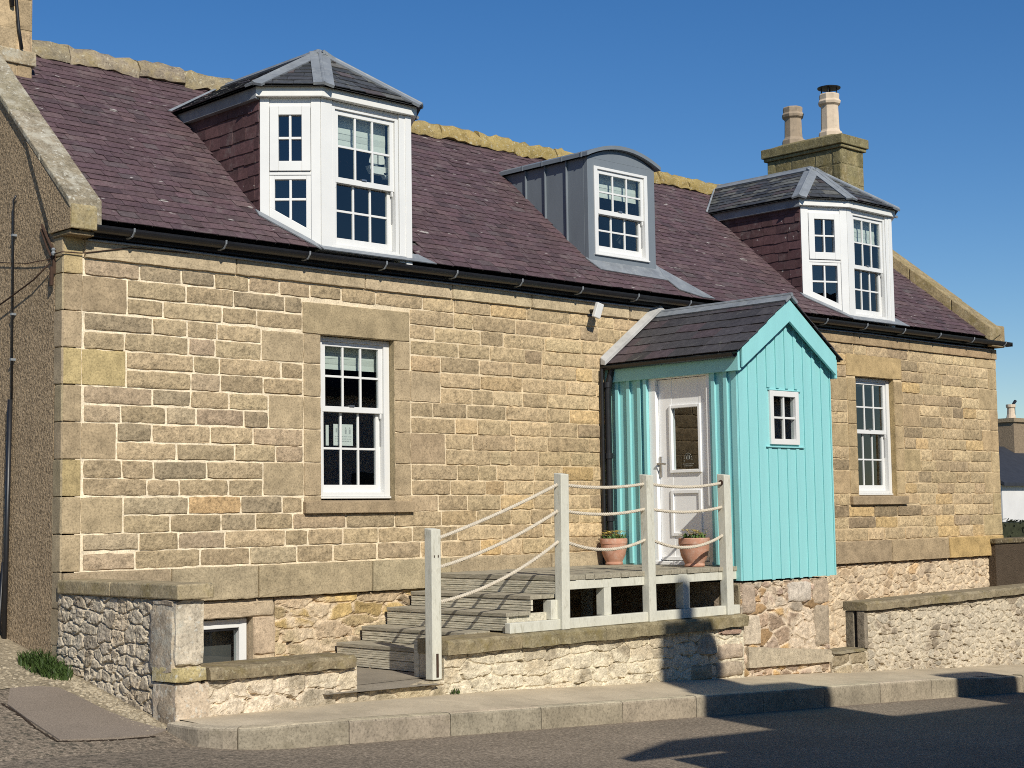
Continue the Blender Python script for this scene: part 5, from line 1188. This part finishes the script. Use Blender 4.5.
# ------------------------------------------------------------------ beyond the right corner
nb = thing('neighbour_house', 'distant white house with dark slate roof and chimney at right edge', 'house', (66, 28, -1.5))
mb = MB(); mb.box(61, 72, 25.0, 31, -2, 2.6); mb.build('wall', 'neighwall', nb)
mb = MB(); mb.prism(Pl((60.7, 0, 0), (0, -1, 0)), [(-24.7, 2.55), (-24.7, 2.7), (-28, 4.62), (-31.3, 2.7), (-31.3, 2.55), (-28, 4.4)], -11.6, 0); rfn = mb.build('roof', 'neighslate', nb)
mb = MB(); mb.box(66.8, 69.4, 27.4, 28.6, 4.0, 5.85, (0.24, 0.18, 0.12)); mb.box(66.7, 69.5, 27.3, 28.7, 5.85, 6.05, (0.26, 0.2, 0.13)); mb.build('chimney', 'rubble', rfn)
mb = MB(); mb.lathe(67.7, 28, [(0.26, 6.05), (0.2, 6.3), (0.18, 6.6), (0.24, 6.66), (0.24, 6.8)], 12); mb.build('chimney_pot', 'pot2', rfn)
mb = MB(); mb.tube([(68.0, 28, 6.05), (68.0, 28, 6.85), (68.2, 28, 7.0)], 0.08, 8); mb.build('flue', 'black', rfn)
mb = MB(); rnd = random.Random(4)
for k in range(4200):
    x, y, z = rnd.uniform(36.2, 44), rnd.uniform(11.6, 13.4), rnd.uniform(-1.4, 1.12)+0.1*rnd.random(); a = rnd.uniform(0, 6.28); b = rnd.uniform(-0.9, 0.9); s = rnd.uniform(0.05, 0.1)
    e = Vector((math.cos(a), math.sin(a), b)).normalized()*s; g = Vector((-math.sin(a)*0.6, math.cos(a)*0.6, rnd.uniform(-.5, .9))).normalized()*s*0.6; c = Vector((x, y, z)); mb.face([c-e, c+g, c+e, c-g])
mb.box(36.3, 44, 11.7, 13.3, -1.6, 1.1); tag(mb.build('hedge', 'hedge'), 'dark clipped hedge in front of distant white house', 'hedge')

# ------------------------------------------------------------------ the house across the street (casts the shade on the road)
oh = thing('opposite_house', 'rendered house across the street whose roof shades the road', 'house', (9, -12, -0.4))
mb = MB(); mb.box(0.25, 19, -14.2, -9.8, -1.2, 3.85); mb.build('wall', 'neighwall', oh)
mb = MB(); mb.prism(Pl((-0.02, 0, 0), (0, -1, 0)), [(9.55, 3.7), (9.55, 3.85), (12, 6.14), (14.45, 3.85), (14.45, 3.7), (12, 5.95)], -19.3, 0); orf = mb.build('roof', 'neighslate', oh)
mb = MB(); mb.box(1.55, 3.35, -12.3, -11.7, 5.5, 7.2); mb.box(1.6, 2.35, -12.3, -11.75, 7.2, 8.2); mb.lathe(1.93, -12.05, [(0.16, 8.2), (0.12, 8.35), (0.12, 8.85)], 12); mb.build('chimney', 'neighwall', orf)
mb = MB(); mb.box(5.95, 7.1, -12.3, -11.7, 5.5, 7.03); mb.build('chimney', 'neighwall', orf)
for x in (4, 7.5, 11, 14.5): mb = MB(); mb.rect(Pl((0, -9.8, 0), (-1, 0, 0)), -x-1, -x, 1.0, 2.4, 0.0, 0.03); mb.build('window', 'black', oh)
